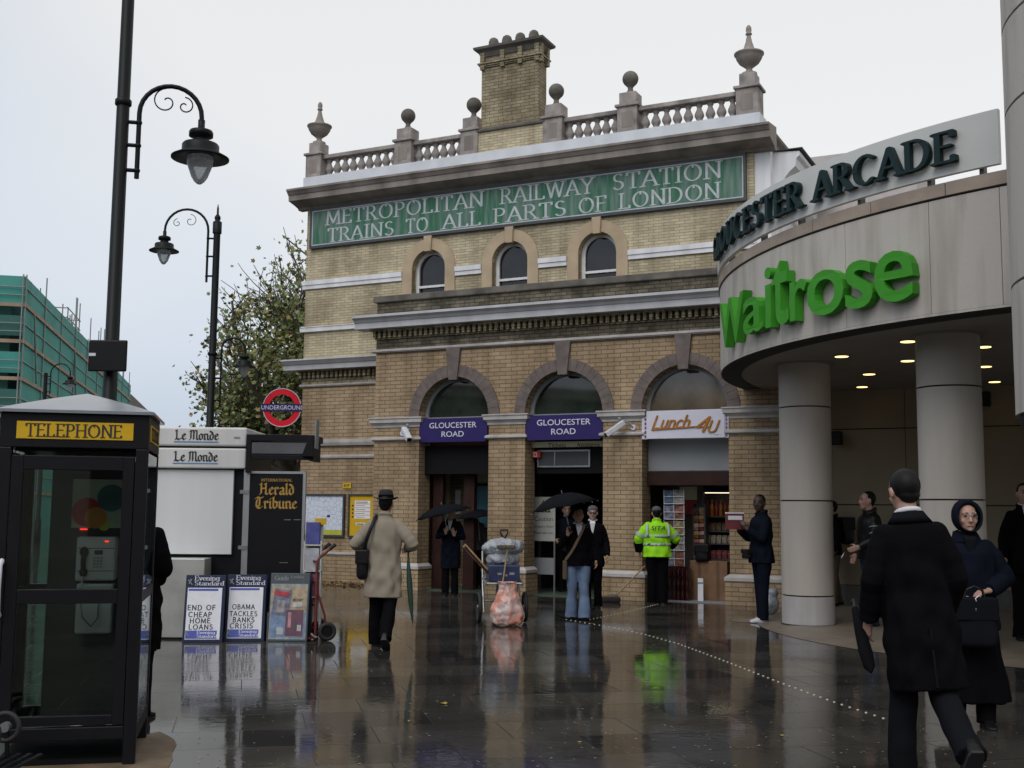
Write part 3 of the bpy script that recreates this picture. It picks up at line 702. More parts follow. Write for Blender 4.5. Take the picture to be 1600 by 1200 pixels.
# two station name boards
for i, (x0, x1, lab) in enumerate(((-3.40, -1.87, 'navy enamel station name board over the left doorway'), (-1.04, .53, 'navy enamel station name board over the middle doorway'))):
    t = st_thing('station_name_board', lab, 'sign', x0, 0, 2.92, 'station name boards over the doorways')
    W, H = x1 - x0, .47
    pl = [(0, .06), (.05, 0), (W - .05, 0), (W, .06), (W, H - .15), (W - .09, H - .05), (W - .09, H), (.09, H), (.09, H - .05), (0, H - .15)]
    MB().prism(pl, -.03, .01).build('board', M['navy'], t)
    fit(sans('GLOUCESTER', offset=.004), .235, W - .235, .275, .385, -.034).build('lettering', M['signwhite'], t)
    fit(sans('ROAD', offset=.004), W / 2 - .25, W / 2 + .25, .10, .21, -.034).build('lettering', M['signwhite'], t)
# shop sign, roller shutter box
t = st_thing('shop_sign', 'white sandwich shop sign with slanting orange lettering', 'sign', 1.30, 0, 2.9)
MB().box(.1, 1.55, -.06, .02, 0, .505).build('board', M['signwhite'], t, .006)
MB().box(.0, .1, -.03, .02, 0, .505).build('side_strip', M['signwhite'], t); MB().box(1.55, 1.61, -.03, .02, 0, .42).build('side_strip', M['signwhite'], t)
M['plum'] = mat('plum_stripe', (.16, .035, .12), .5)
s_ = MB()
for z in range(6): s_.box(.055, .085, -.036, -.03, .02 + z * .078, .07 + z * .078); s_.box(1.565, 1.59, -.036, -.03, .02 + z * .068, .065 + z * .068)
s_.build('stripe', M['plum'], t)
l_ = MB(); pen_text(l_, 'Lunch', .2, .19, .22, .70, -.06, .02, (.16, .11, .5), serif=False, slant=.34, gap=.02)
l_.build('lettering', M['orange'], t); l_ = MB(); pen_text(l_, '4', 1.0, .12, .26, .23, -.06, .022, (.14, .11, .5), serif=False, slant=.3); l_.build('lettering', M['orange'], t)
l_ = MB(); pen_text(l_, 'U', 1.22, .1, .20, .18, -.06, .02, (.17, .13, .5), serif=False, slant=.34); l_.build('lettering', M['orange'], t); l_ = MB()
l_.obox((.2, -.07, .165), (1.1, -.07, .205), .02, .024)
l_.build('underline', M['orange'], t)
fit(sans('UNIT 1'), 1.36, 1.48, .04, .06, -.061).build('small_lettering', M['ink'], t)
MB().box(1.30, 2.89, .3, .42, 2.33, 2.92).build('shutter_box', M['greypanel'], ST, .01)
MB().box(1.30, 2.89, .26, .4, 2.07, 2.325).build('shop_lintel', M['redwood'], ST, .01)
# posters on the left wall
M['map'] = mat('street_map_print', (.66, .68, .74), .5, .1, 5, c2=(.56, .60, .70))
def map_mat():
    m, n, b = base_nodes('street_map', .25)
    t = n.nodes.new('ShaderNodeTexCoord'); v = n.nodes.new('ShaderNodeTexVoronoi'); v.feature = 'DISTANCE_TO_EDGE'; v.inputs['Scale'].default_value = 9
    n.links.new(t.outputs['Object'], v.inputs['Vector'])
    r = n.nodes.new('ShaderNodeValToRGB'); r.color_ramp.elements[0].position = .02; r.color_ramp.elements[1].position = .05
    r.color_ramp.elements[0].color = (.36, .42, .55, 1); r.color_ramp.elements[1].color = (.62, .66, .73, 1)
    n.links.new(v.outputs[0], r.inputs[0]); n.links.new(r.outputs[0], b.inputs['Base Color']); return m
M['map'] = map_mat()
t = st_thing('map_poster', 'framed white street map poster on the left brick wall', 'poster', -7.09, 1.2, .98)
f_ = MB(); W, H = 1.12, .93
f_.box(0, W, -.06, 0, 0, .04); f_.box(0, W, -.06, 0, H - .04, H); f_.box(0, .04, -.06, 0, .04, H - .04); f_.box(W - .04, W, -.06, 0, .04, H - .04); f_.build('frame', M['frame_dark'], t)
MB().box(.04, W - .04, -.03, 0, .15, H - .04).build('map', M['map'], t)
MB().box(.04, W - .04, -.03, 0, .04, .149).build('yellow_strip', mat('lime_strip', (.5, .5, .07), .4), t)
q_ = MB().box(.66, .74, -.034, -.03, .42, .47); q_.box(.3, .44, -.034, -.03, .28, .32); q_.build('map_mark', M['navy'], t)
t = st_thing('notice_poster', 'framed yellow notice poster with white text boxes on the left brick wall', 'poster', -5.87, 1.2, .98)
f_ = MB(); W, H = .80, .93
f_.box(0, W, -.06, 0, 0, .035); f_.box(0, W, -.06, 0, H - .035, H); f_.box(0, .035, -.06, 0, .035, H - .035); f_.box(W - .035, W, -.06, 0, .035, H - .035); f_.build('frame', M['frame_dark'], t)
MB().box(.035, W - .035, -.03, 0, .035, H - .035).build('sheet', M['yellow'], t)
b_ = MB()
for z in (.40, .48, .56, .64, .72): b_.box(.16, .56, -.034, -.03, z, z + .066)
b_.box(.2, .44, -.034, -.03, .26, .31); b_.build('text_box', M['paper'], t)
i_ = MB()
for z in (.43, .51, .59, .67): i_.box(.09, .13, -.034, -.03, z - .01, z + .025)
i_.box(.22, .40, -.037, -.034, .275, .295)
for z in (.755, .735): i_.box(.19, .5, -.037, -.034, z, z + .007)
for z in (.43, .51, .59, .675): i_.box(.19, .42, -.037, -.034, z, z + .008)
i_.build('print', M['ink'], t)
t = st_thing('small_yellow_plate', 'small yellow lettered plate above the posters', 'sign', -6.05, 1.2, 2.03)
MB().box(0, .22, -.02, 0, 0, .12).build('plate', M['yellow'], t, .004)
fit(sans('RVP', offset=.01), .04, .18, .025, .095, -.022).build('lettering', M['ink'], t)
# teal poster inside the hall
t = st_thing('hall_poster', 'teal poster on the hall wall inside the left doorway', 'poster', -2.95, 1.44, 1.2)
MB().box(0, .62, -.03, 0, 0, .92).build('frame', M['black'], t)
MB().box(.03, .59, -.04, -.03, .03, .89).build('print', mat('teal_print', (.09, .27, .34), .3, .3, 3, c2=(.05, .14, .2)), t)
# caution sign
t = st_thing('caution_sign', 'white caution sign with yellow warning triangle inside the middle doorway', 'sign', -1.28, .8, .0)
MB().box(0, .49, 0, .03, 1.0, 1.86).build('board', mat('sign_cream', (.40, .41, .37), .5, .06), t, .005)
f_ = MB(); f_.prism([(.08, 1.56), (.40, 1.56), (.24, 1.8)], -.004, 0); f_.build('triangle_edge', M['ink'], t)
f_ = MB(); f_.prism([(.12, 1.585), (.36, 1.585), (.24, 1.765)], -.008, -.004); f_.build('triangle', mat('warning_yellow', (.5, .43, .03), .5), t)
MB().box(.23, .25, -.011, -.008, 1.63, 1.71).box(.23, .25, -.011, -.008, 1.6, 1.615).build('mark', M['ink'], t)
for tx, a, b, c, d in (('Caution', .05, .44, 1.39, 1.48), ('Slippery floor', .05, .46, 1.25, 1.31), ('Please take care', .05, .44, 1.14, 1.19)): fit(sans(tx), a, b, c, d, -.003).build('lettering', M['ink'], t)
b_ = MB().box(0, .03, .005, .03, 0, 1.0); b_.box(.46, .49, .005, .03, 0, 1.0); b_.build('leg', M['chrome'], t)
MB().box(.031, .459, .01, .03, .36, .68).build('lower_panel', M['greypanel'], t)
# alarm box
t = st_thing('alarm_box', 'red alarm box beside the display in the middle doorway', 'alarm', -1.06, .3, 2.6)
MB().box(0, .17, 0, .09, 0, .13).build('box', mat('alarm_red', (.5, .03, .02), .4), t, .01)
MB().box(.03, .11, -.006, 0, .02, .11).build('lens', mat('alarm_lens', (.7, .5, .45), .3), t)
MB().box(.055, .085, -.009, -.006, .045, .085).build('symbol', M['ink'], t)
# two cctv cameras
def cctv(lab, base, yaw, pitch):
    t = st_thing('security_camera', lab, 'camera', base[0], 0, base[1], 'white security cameras on the piers')
    MB().tube([(0, 0, 0), (0, -.035, 0)], [.055, .05], 12).build('wall_plate', M['signwhite'], t)
    sg = 1 if yaw > 0 else -1
    MB().tube([(0, -.03, .0), (sg * .08, -.1, .1), (sg * .2, -.16, .09), (sg * .27, -.2, .04)], .016, 8).build('arm', M['greypanel'], t)
    a = Vector((sg * .16, -.2, .05)); d = Vector((sg * .62, -.5, -.55)).normalized()
    h = MB(); h.obox(a - d * .06, a + d * .36, .115, .10); hb = h.build('housing', mat('camera_white', (.62, .62, .66), .35, .04), t, .015)
    v = MB(); v.obox(a + d * .361, a + d * .368, .09, .075); v.build('lens', M['black'], hb)
    MB().ball(a + Vector((sg * .05, .03, .1)), .035).build('joint', M['greypanel'], t)
cctv('white security camera on the left pier, pointing down to the right', (-3.8, 3.11), 1, 0)
cctv('white security camera on the third pier, pointing down to the left', (1.13, 3.12), -1, 0)

# ================================================================ SHOPPING ARCADE (curved canopy on columns)
CC, CR, ZS = Vector((10.15, 16.65, 0)), 7.0, 3.75
AC = thing('arcade_building', 'concrete shopping arcade with a curved canopy on round columns', 'building', (CC.x, CC.y, 0))
def cyl(a, r, z): return Vector((r * cos(radians(a)), r * sin(radians(a)), z))
def curved(mb, a0, a1, r0, r1, z0, z1, step=1.5):
    n = max(1, int(abs(a1 - a0) / step)); secs = []
    for i in range(n + 1):
        a = a0 + (a1 - a0) * i / n
        secs.append([cyl(a, r0, z0), cyl(a, r1, z0), cyl(a, r1, z1), cyl(a, r0, z1)])
    mb.loft(secs, True, False)
    return mb
A0, A1 = 139.0, 262.0
js = [139, 161, 177, 193, 210, 217.0, 222.5, 240, 262]
js = [139, 159, 176.0, 186.5, 197, 207.5, 217.2, 223.8, 243, 262]
for a, b in zip(js[:-1], js[1:]):
    curved(MB(), a + .03, b - .03, CR - .2, CR, ZS + .03, 5.03, .7).build('fascia_panel', M['concrete'], AC)
curved(MB(), A0, A1, CR - .3, CR - .03, ZS + .012, 5.05, 1.0).build('fascia_backing', M['seam'], AC)
for a, b in zip(range(139, 262, 8), range(147, 270, 8)):
    curved(MB(), a + .05, min(b, 262) - .05, CR - .35, CR + .02, 5.055, 5.20, 1.0).build('coping', M['coping'], AC)
arcp = [cyl(A0 + (A1 - A0) * i / 80, CR - .002, 0) for i in range(81)]
back = [sw(14, 1.4) - CC, sw(3.0, 1.4) - CC]
poly = [(p.x, p.y) for p in arcp] + [(3, -7), (6, -7)] + [(p.x, p.y) for p in back]
k = len(poly)
def slab(mb, poly, z0, z1):
    k = len(poly); return mb.poly([(x, y, z0) for x, y in poly] + [(x, y, z1) for x, y in poly], [tuple(reversed(range(k))), tuple(range(k, 2 * k))] + [(i, (i + 1) % k, k + (i + 1) % k, k + i) for i in range(k)])
poly2 = [(x * .998, y * .998) if i < 81 else (x, y) for i, (x, y) in enumerate(poly)]
slab(MB(), poly2, ZS, ZS + .025).build('soffit', M['soffit'], AC)
curved(MB(), A0, A1, CR - .32, CR - .02, ZS - .012, ZS - .001, 1).build('soffit_edge', M['seam'], AC)
curved(MB(), A0, A1, CR - .201, CR - .0, ZS - .0, ZS + .028, 1).build('fascia_lip', M['concrete'], AC)
slab(MB(), poly2, 4.8, 4.85).build('roof', M['sooty'], AC)
# back wall in tan panels
def bw(x0, x1, z0, z1, y=.95, d=.12):
    a = MB().box(x0, x1, y, y + d, z0, z1); return a
bwm = Matrix.Translation(O - CC) @ Matrix.Rotation(PSI, 4, 'Z')
for z0, z1 in ((.37, 1.74), (1.76, 3.06), (3.08, 3.75)):
    x = 3.83
    while x < 13:
        bw(x + .006, x + 1.9, z0, z1).xf(bwm).build('wall_panel', M['backwall'], AC); x += 1.906
bw(3.83, 13.2, 0, .36, .935).xf(bwm).build('wall_plinth', mat('grey_plinth', (.13, .12, .11), .6, .1), AC)
bw(3.83, 13.2, 0, 3.75, .97, .2).xf(bwm).build('wall_backing', M['seam'], AC)
# columns
for px, Y in ((1260.3, 16.62), (1488.5, 13.75)):
    c = at(px, 800, Y); c.z = 0; r = .365 if px < 1300 else .368
    m_ = MB()
    for z0, z1 in ((.455, 1.765), (1.785, 3.10), (3.12, 3.75)): m_.lathe([(r, z0), (r, z1)], c - CC, 48)
    co = m_.build('column', M['column'], AC)
    MB().lathe([(r + .004, .05), (r + .004, .435)], c - CC, 48).build('column_base', M['column_low'], co)
    MB().lathe([(r - .02, .0), (r - .02, 3.76)], c - CC, 32).build('column_core', M['seam'], co)
    MB().lathe([(r + .012, .0), (r + .012, .05)], c - CC, 48).build('column_foot', M['seam'], co)
    MB().lathe([(r + .05, 3.728), (r + .05, 3.747)], c - CC, 48).build('column_collar', M['soffit'], co)
M['lamp_on'] = emit_mat('lit_downlight', (1.0, .72, .28), 2.6)
for i, (px, py) in enumerate([(1315, 555), (1418.5, 531.5), (1418, 562), (1358, 583), (1347, 603), (1537, 540), (1539, 571), (1554, 595)]):
    c = gd(px, py, ZS) - CC; c.z = 0
    rim = MB().lathe([(.115, ZS - .02), (.115, ZS)], c, 20).build('downlight', M['chrome'], AC)
    MB().lathe([(.09, ZS - .024), (.09, ZS - .0195)], c, 20).build('lamp', M['lamp_on'], rim)
# small plant room on the roof
c = at(1262, 255, 24) - CC
pm = Matrix.Translation(c) @ Matrix.Rotation(PSI, 4, 'Z')
MB().box(-.4, 2.2, 0, 2.5, -3.5, .12).xf(pm).build('roof_plant_room', mat('pale_render', (.50, .46, .44), .7, .06), AC)
# tan floor under the canopy, ramping gently out of the plaza
kc, kr = Vector((8.48, 16.27, 0)), 4.94
M['tanfloor'] = mat('tan_stone_floor', (.20, .165, .13), .42, .16, 3, bump=.08, detail=9)
secs = []
for rr, z in ((kr, .004), (kr - .5, .045), (0.05, .045)):
    secs.append([kc + Vector((rr * cos(2 * pi * i / 120), rr * sin(2 * pi * i / 120), z)) for i in range(120)])
f_ = MB().loft(secs, True, False)
tag(f_.build('canopy_floor', M['tanfloor']), 'tan stone floor under the canopy', kind='structure')
tag(MB().lathe([(.30, .003), (.3, .006)], gd(1172, 970), 24).build('manhole_disc', M['tanfloor']), 'small round tan disc set in the paving', kind='structure')

# --- green shop lettering on the fascia
def wrap_letter(mb, acen, r, zoff=0.0):
    """letter in x,z (y<0 towards viewer) bent round the canopy, centred on angle acen"""
    out = []
    for x, y, z in mb.v:
        p = cyl(acen + math.degrees(x / r), r - y, z + zoff); out.append(tuple(p))
    mb.v = out; return mb
WS = thing('shop_letters', 'big bright green supermarket letters fixed round the curved canopy', 'sign', (CC.x, CC.y, 0))
def wletter(ch, a0, a1, z0, z1):
    m_ = sans(ch, 1, .5, .010); ys = [p[1] for p in m_.v]; lo, hi = min(ys), max(ys)
    m_.v = [(x, (y - hi) / (hi - lo) * .125 - .015, z) for x, y, z in m_.v]
    L = radians(a1 - a0) * CR
    fit(m_, -L / 2, L / 2, z0, z1)
    return wrap_letter(m_, (a0 + a1) / 2, CR).build('letter', M['wgreen'], WS)
for ch, a0, a1, z0, z1 in (('W', 180.9, 190.2, 3.93, 4.60), ('a', 190.0, 194.9, 3.97, 4.46), ('i', 195.5, 196.8, 3.97, 4.76), ('t', 197.0, 200.0, 3.96, 4.79),
                           ('r', 200.3, 203.1, 3.97, 4.47), ('o', 203.1, 208.3, 3.95, 4.50), ('s', 208.5, 211.8, 3.95, 4.51), ('e', 212.0, 216.2, 3.95, 4.53)):
    wletter(ch, a0, a1, z0, z1)
# --- dark letters on a pale board above the coping
RB = 7.03
GS = thing('arcade_sign', 'curved pale board with dark green raised serif capitals above the canopy', 'sign', (CC.x, CC.y, 0))
curved(MB(), 150, 224.0, RB - .06, RB, 5.275, 5.87, .7).build('board', M['board'], GS)
for a in (168, 180, 192, 200, 209, 217, 222): curved(MB(), a, a + .4, RB - .14, RB - .061, 5.18, 5.45).build('bracket', M['frame_dark'], GS)
def gword(text, a0, a1):
    st, wd = strokes(text, (.185, .085, .1), True, .13, .0)
    L = radians(a1 - a0) * RB; s = L / wd; zz = .33
    by = {}
    for i, (li, pl) in enumerate(st): by.setdefault(li, []).append((i, pl))
    for li, ps in by.items():
        m_ = MB()
        for i, pl in ps: m_.prism([(x * s, 5.395 + z * zz) for x, z in pl], -.09 - (i % 6) * .0008, -.02)
        wrap_letter(m_, a0, RB).build('letter', M['dgreen'], GS)
gword('GLOUCESTER', 174.8, 202.0)
gword('ARCADE', 204.2, 220.4)
# --- round tower at the right edge
rd = Vector((.402, .916, 0)).normalized(); TC = rd * 10.5 + Vector((rd.y, -rd.x, 0)) * 1.6
TW = thing('round_tower', 'big round concrete tower drum at the right edge', 'tower', (TC.x, TC.y, 0))
seams = [2.42, 3.5, 4.98, 5.72, 7.0, 8.5, 10]
for a, b in zip(seams[:-1], seams[1:]):
    MB().lathe([(1.6, a + .012), (1.6, b - .012)], (0, 0, 0), 96).build('drum_ring', M['concrete'], TW)
MB().lathe([(.5, 0), (.5, 2.3), (1.5, 2.32), (1.57, 2.36), (1.57, 10)], (0, 0, 0), 64).build('core', M['seam'], TW)
# --- fixtures on the back wall
for px, py, lab in ((1308, 683, 'small black wall speaker behind the left column'), (1539, 622, 'small black wall speaker right of the right column')):
    Y = 20.1 if px < 1400 else 19.2
    p = at(px, py, Y)
    t = thing('wall_speaker', lab, 'speaker', p, PSI)
    MB().box(-.09, .09, -.1, .06, -.14, .1).build('cabinet', M['black'], t, .02)
    MB().box(-.02, .02, .0, .45, -.02, .02).build('bracket', M['black'], t)
# ================================================================ PHONE BOX
bx_r = gd(210, 1195); rx = Vector((.975, .2216, 0)); ry = Vector((-.2216, .975, 0))
BW, BD, BH = .90, .92, 2.20
PB = thing('phone_box', 'black glazed telephone box with yellow lettered strip and white domed roof', 'phone box', bx_r - rx * BW, atan2(.2216, .975))
M['bglass'] = glass_mat('booth_glass', (.82, .87, .84), .015)
M['bglass2'] = glass_mat('booth_side_glass', (.80, .85, .83), .06)
fr = MB()
for x in (0, BW - .075):
    for y in (0, BD - .075): fr.box(x, x + .075, y, y + .075, 0, 1.98)
fr.box(0, BW, 0, BD, 1.98, BH)
fr.box(.075, BW - .075, 0.001, .06, .16, .24)
for y0, y1 in ((BD - .06, BD),): fr.box(.075, BW - .075, y0, y1, .14, .24); fr.box(.075, BW - .075, y0, y1, 1.0, 1.07)
for x0, x1 in ((0.001, .05), (BW - .05, BW - .001)): fr.box(x0, x1, .075, BD - .075, .14, .24); fr.box(x0, x1, .075, BD - .075, 1.0, 1.07)
fr.box(.08, BW - .08, .08, BD - .08, 1.96, 1.979)
fr.build('frame', M['black'], PB, .006)
MB().box(.06, BW - .06, .06, BD - .06, .0, .03).build('floor', M['blackm'], PB)
e = .03
secs = []
for k in range(9):
    u = k / 8; hw = (BW / 2 + e) * (1 - u * .985); hd = (BD / 2 + e) * (1 - u * .985); z = BH + .02 + .15 * (u + .03 * sin(pi * u))
    secs.append([(BW / 2 - hw, BD / 2 - hd, z), (BW / 2 + hw, BD / 2 - hd, z), (BW / 2 + hw, BD / 2 + hd, z), (BW / 2 - hw, BD / 2 + hd, z)])
rf = MB().loft(secs, True, False); rf.box(-e, BW + e, -e, BD + e, BH + .001, BH + .02)
rf.build('roof', mat('wet_roof_plastic', (.22, .24, .27), .16, .1, 5), PB)
dr = MB(); dr.box(.08, .15, .005, .045, .25, 1.93); dr.box(BW - .15, BW - .08, .005, .045, .25, 1.93); dr.box(.15, BW - .15, .005, .045, 1.84, 1.93); dr.box(.15, BW - .15, .005, .045, .25, .31); dr.box(.15, BW - .15, .003, .047, 1.0, 1.09)
do = dr.build('door', M['black'], PB, .004)
MB().box(.151, BW - .151, .02, .026, 1.091, 1.839).build('pane', M['bglass'], do); MB().box(.151, BW - .151, .02, .026, .311, .999).build('pane', M['bglass'], do)
MB().tube([(.055, .01, .93), (.055, -.05, .96), (.055, -.065, 1.1), (.055, -.05, 1.24), (.055, .01, 1.27)], .017, 10).build('door_handle', M['signwhite'], do)
for y0, y1, x0 in ((.0755, BD - .0755, BW - .010), (.0755, BD - .0755, .024)):
    for z0, z1 in ((.241, .999), (1.071, 1.959)): MB().box(x0, x0 + .006, y0, y1, z0, z1).build('pane', M['bglass2'], PB)
for z0, z1 in ((.241, .999), (1.071, 1.959)): MB().box(.0755, BW - .0755, BD - .03, BD - .024, z0, z1).build('pane', M['bglass2'], PB)
st = MB().box(.1, BW - .095, -.006, .0, 2.035, 2.145).build('name_strip', M['yellow'], PB)
l_ = MB(); pen_text(l_, 'TELEPHONE', .155, 2.05, .08, .58, -.006, .002, (.15, .06, .1), gap=.1); l_.build('lettering', M['ink'], st)
st = MB().box(BW, BW + .006, .1, BD - .1, 2.035, 2.145).build('name_strip', M['yellow'], PB)
l_ = MB(); pen_text(l_, 'TELEPHONE', .155, 2.05, .08, .6, 0, .002, (.15, .06, .1), gap=.1); l_.xf(Matrix.Translation((BW + .006, 0, 0)) @ Matrix.Rotation(pi / 2, 4, 'Z')); l_.build('lettering', M['ink'], st)
# back panel with poster and the pay phone
bp = MB().box(.20, BW - .09, BD - .1, BD - .065, .12, 1.93).build('back_panel', mat('dark_back_panel', (.035, .04, .038), .5), PB)
MB().box(.34, BW - .19, BD - .106, BD - .1, 1.46, 1.8).build('poster', mat('pale_poster', (.50, .55, .42), .5, .1), bp)
for c, r, n_, cc in (((.44, 1.57), .10, 'red_disc', (.60, .04, .02)), ((.50, 1.53), .075, 'orange_disc', (.65, .26, .03)), ((.60, 1.67), .095, 'teal_disc', (.05, .17, .17)), ((.56, 1.48), .04, 'lime_disc', (.5, .55, .06))):
    yy = BD - .107 - .002 * len(n_) / 8
    MB().prism([(c[0] + r * cos(2 * pi * k / 28), c[1] + r * sin(2 * pi * k / 28)) for k in range(28)], yy - .002, yy).build('poster_disc', mat(n_, cc, .5), bp)
ph = MB().box(.40, .66, BD - .24, BD - .1, 1.10, 1.40).box(.41, .65, BD - .22, BD - .1, .74, 1.08)
pho = ph.build('pay_phone', mat('phone_metal', (.62, .64, .64), .4, .06, metal=.1), PB, .012)
f_ = MB(); f_.box(.41, .65, BD - .2405, BD - .24, 1.32, 1.325); f_.box(.41, .65, BD - .2405, BD - .24, 1.165, 1.17); f_.build('panel_line', M['ink'], pho)
h_ = MB(); h_.ball((.455, BD - .262, 1.30), (.03, .026, .035)); h_.ball((.455, BD - .262, 1.16), (.028, .026, .03)); h_.tube([(.455, BD - .265, 1.30), (.455, BD - .29, 1.23), (.455, BD - .265, 1.16)], .017, 10); h_.build('handset', M['black'], pho)
MB().tube([(.455, BD - .27, 1.14), (.45, BD - .3, 1.0), (.47, BD - .33, .86), (.53, BD - .33, .8), (.57, BD - .3, .86), (.56, BD - .23, .95), (.5, BD - .225, 1.02)], .006, 8).build('cord', M['chrome'], pho)
kp = MB()
for i in range(3):
    for j in range(4): kp.box(.515 + i * .022, .53 + i * .022, BD - .245, BD - .24, 1.19 + j * .02, 1.203 + j * .02)
kp.build('keypad', M['chrome'], pho)
MB().box(.52, .575, BD - .244, BD - .24, 1.28, 1.31).build('display', M['ink'], pho); MB().box(.6, .64, BD - .244, BD - .24, 1.19, 1.31).build('coin_plate', M['signwhite'], pho)
M['led'] = emit_mat('red_led', (1, .03, .02), 2.0)
MB().box(.585, .61, BD - .244, BD - .24, 1.365, 1.375).build('indicator', M['led'], pho)
MB().box(.40, .45, BD - .112, BD - .106, 1.445, 1.455).build('indicator', M['led'], bp)
# advert sheets inside the right-hand panes
M['advert'] = mat('washed_advert', (.62, .68, .70), .5, .3, 3, c2=(.32, .40, .40), thr=(.35, .65))
MB().box(BW - .02, BW - .016, .09, BD - .09, .26, .98).build('advert_sheet', M['advert'], PB)
MB().box(BW - .02, BW - .016, .12, BD - .2, 1.1, 1.85).build('advert_sheet', mat('dark_advert', (.25, .12, .1), .5, .3, 3, c2=(.10, .16, .16), thr=(.4, .6)), PB)
tag(MB().poly([tuple(gd(*p, .004)) for p in [(276, 1163), (272, 1155), (262, 1149), (250, 1143), (238, 1145), (225, 1150), (20, 1190), (20, 1215), (258, 1215), (263, 1199), (270, 1186), (269, 1175)]], [tuple(range(12))]).build('dry_patch', mat('dry_tan_paving', (.17, .12, .075), .7, .2, 6, bump=.2)), 'tan dry paving patch round the telephone box', kind='structure')
# bicycle-like folded trolley at the lower left corner
t = thing('shopping_trolley', 'black wheeled luggage trolley lying at the lower left corner', 'trolley', gd(2, 1215) + Vector((0, -.25, 0)))
for dx in (0, .22):
    wl = MB().tube([(.0 + dx * .1 + .08 * cos(a), dx, .30 + .08 * sin(a)) for a in [2 * pi * k / 20 for k in range(21)]], .016, 8).build('wheel', M['rubber'], t)
    MB().tube([(dx * .1, dx - .02, .30), (dx * .1, dx + .02, .30)], .03, 10).build('hub', M['chrome'], wl)
f_ = MB()
for k in range(4): f_.obox((-.10 + k * .065, -.08, .05 + .005 * k), (.04 + k * .065, .24, .14), .028, .012)
f_.obox((-.1, .0, .09), (.2, .02, .1), .02, .02); f_.obox((.02, .02, .1), (.0, .0, .3), .02, .02); f_.obox((.04, .22, .12), (.03, .22, .3), .02, .02); f_.obox((.02, -.02, .0), (.02, 0, .1), .02, .02); f_.obox((.1, .22, .0), (.1, .22, .12), .02, .02)
f_.build('frame', M['black'], t)

# ================================================================ LAMP POSTS
def lamp_head(parent, c, sc=1.0, open_globe=True, arm=None, scroll=True):
    """street lantern hanging from point c; arm: polyline of the swan neck"""
    c = Vector(c)
    ar = MB().tube(arm, .028 * sc, 10); ao = ar.build('bracket', M['polegreen'], parent)
    h = MB(); h.lathe([(.04 * sc, .10 * sc), (.04 * sc, 0), (.075 * sc, -.01 * sc), (.13 * sc, -.03 * sc), (.14 * sc, -.05 * sc), (.14 * sc, -.10 * sc), (.09 * sc, -.12 * sc), (.10 * sc, -.17 * sc), (.2 * sc, -.19 * sc), (.215 * sc, -.21 * sc), (.215 * sc, -.29 * sc), (.335 * sc, -.355 * sc), (.335 * sc, -.372 * sc), (.16 * sc, -.33 * sc), (.02, -.32 * sc)], c, 32)
    ho = h.build('lamp_hood', M['polegreen'], ao)
    MB().lathe([(.15 * sc, -.345 * sc), (.155 * sc, -.39 * sc), (.145 * sc, -.45 * sc), (.12 * sc, -.52 * sc), (.095 * sc, -.59 * sc), (.06 * sc, -.645 * sc), (.025 * sc, -.675 * sc), (.004, -.68 * sc)], c, 24).build('globe', M['lampglass'], ao)
    return ao
def swan(x0, x1, zt, zlow, n=14, w=1.0):
    """from low point up along the post and over to the lantern, in the x-z plane"""
    r = abs(x1 - x0) / 2; xm = (x0 + x1) / 2; sg = 1 if x1 > x0 else -1
    return [(x0, 0, zlow)] + [(xm - sg * r * cos(pi * k / n), 0, zt - r + r * sin(pi * k / n)) for k in range(n + 1)] + [(x1, 0, zt - r - .12)]
def scrolls(parent, x0, x1, zt):
    m_ = MB(); sg = 1 if x1 > x0 else -1; L = abs(x1 - x0)
    for cx, cz, r, d in ((.42, .30, .15, 1), (.72, .36, .10, -1)):
        pts = []
        for k in range(26):
            a = k / 25 * 3.6 * pi * .62; rr = r * (1 - k / 30)
            pts.append((x0 + sg * (cx * L + d * rr * cos(a + pi / 2)), 0, zt - cz * L * .9 + rr * sin(a + pi / 2)))
        m_.tube(pts, .008, 6)
    m_.build('scroll', M['polegreen'], parent)
def lamp_post(lab, base, top, r0, r1, heads, yaw=0.0, finial=False, collars=()):
    t = thing('street_lamp', lab, 'street lamp', base, yaw, 'black street lamps')
    p = MB().tube([(0, 0, 0), (0, 0, 1.0), (0, 0, 1.02), (0, 0, top)], [r0 * 1.5, r0 * 1.45, r0, r1], 20)
    for z in collars: p.lathe([(r1 * 1.1, z - .05), (r1 * 1.45, z - .03), (r1 * 1.45, z + .02), (r1 * 1.1, z + .04)], (0, 0, 0), 20)
    if finial: p.lathe([(r1 * 1.35, top - .28), (r1 * 1.35, top - .02), (r1 * .6, top), (r1 * .9, top + .05), (r1 * .9, top + .1), (r1 * .35, top + .16), (r1 * .3, top + .3), (.004, top + .4)], (0, 0, 0), 16)
    p.build('pole', M['polegreen'], t)
    for x0, x1, zt, zlow, sc, scr in heads:
        ao = lamp_head(t, (x1, 0, zt - abs(x1 - x0) / 2 - .12), sc, True, swan(x0, x1, zt, zlow))
        for f in (.12, .5, .85): z = zlow + (zt - abs(x1 - x0) / 2 - zlow) * f; b = MB(); b.tube([(0, 0, z), (x0, 0, z)], .022, 8); b.ball((x0, 0, z), .035); b.build('bracket_stay', M['polegreen'], ao)
        if scr: scrolls(ao, x0, x1, zt)
    return t
lp = at(171, 620, 12.0); lp.z = 0
L1 = lamp_post('tallest black street lamp, its post rising out of the picture behind the telephone box', lp, 9.5, .078, .060, [(.17, .82, 6.15, 5.1, .92, True)], radians(12), False, (5.93,))
a1 = at(145, 535, 12); a2 = at(205, 583, 12)
sb = thing('traffic_sign', 'back of a black square traffic sign on the nearest lamp post', 'sign', ((a1.x + a2.x) / 2, 11.86, a2.z))
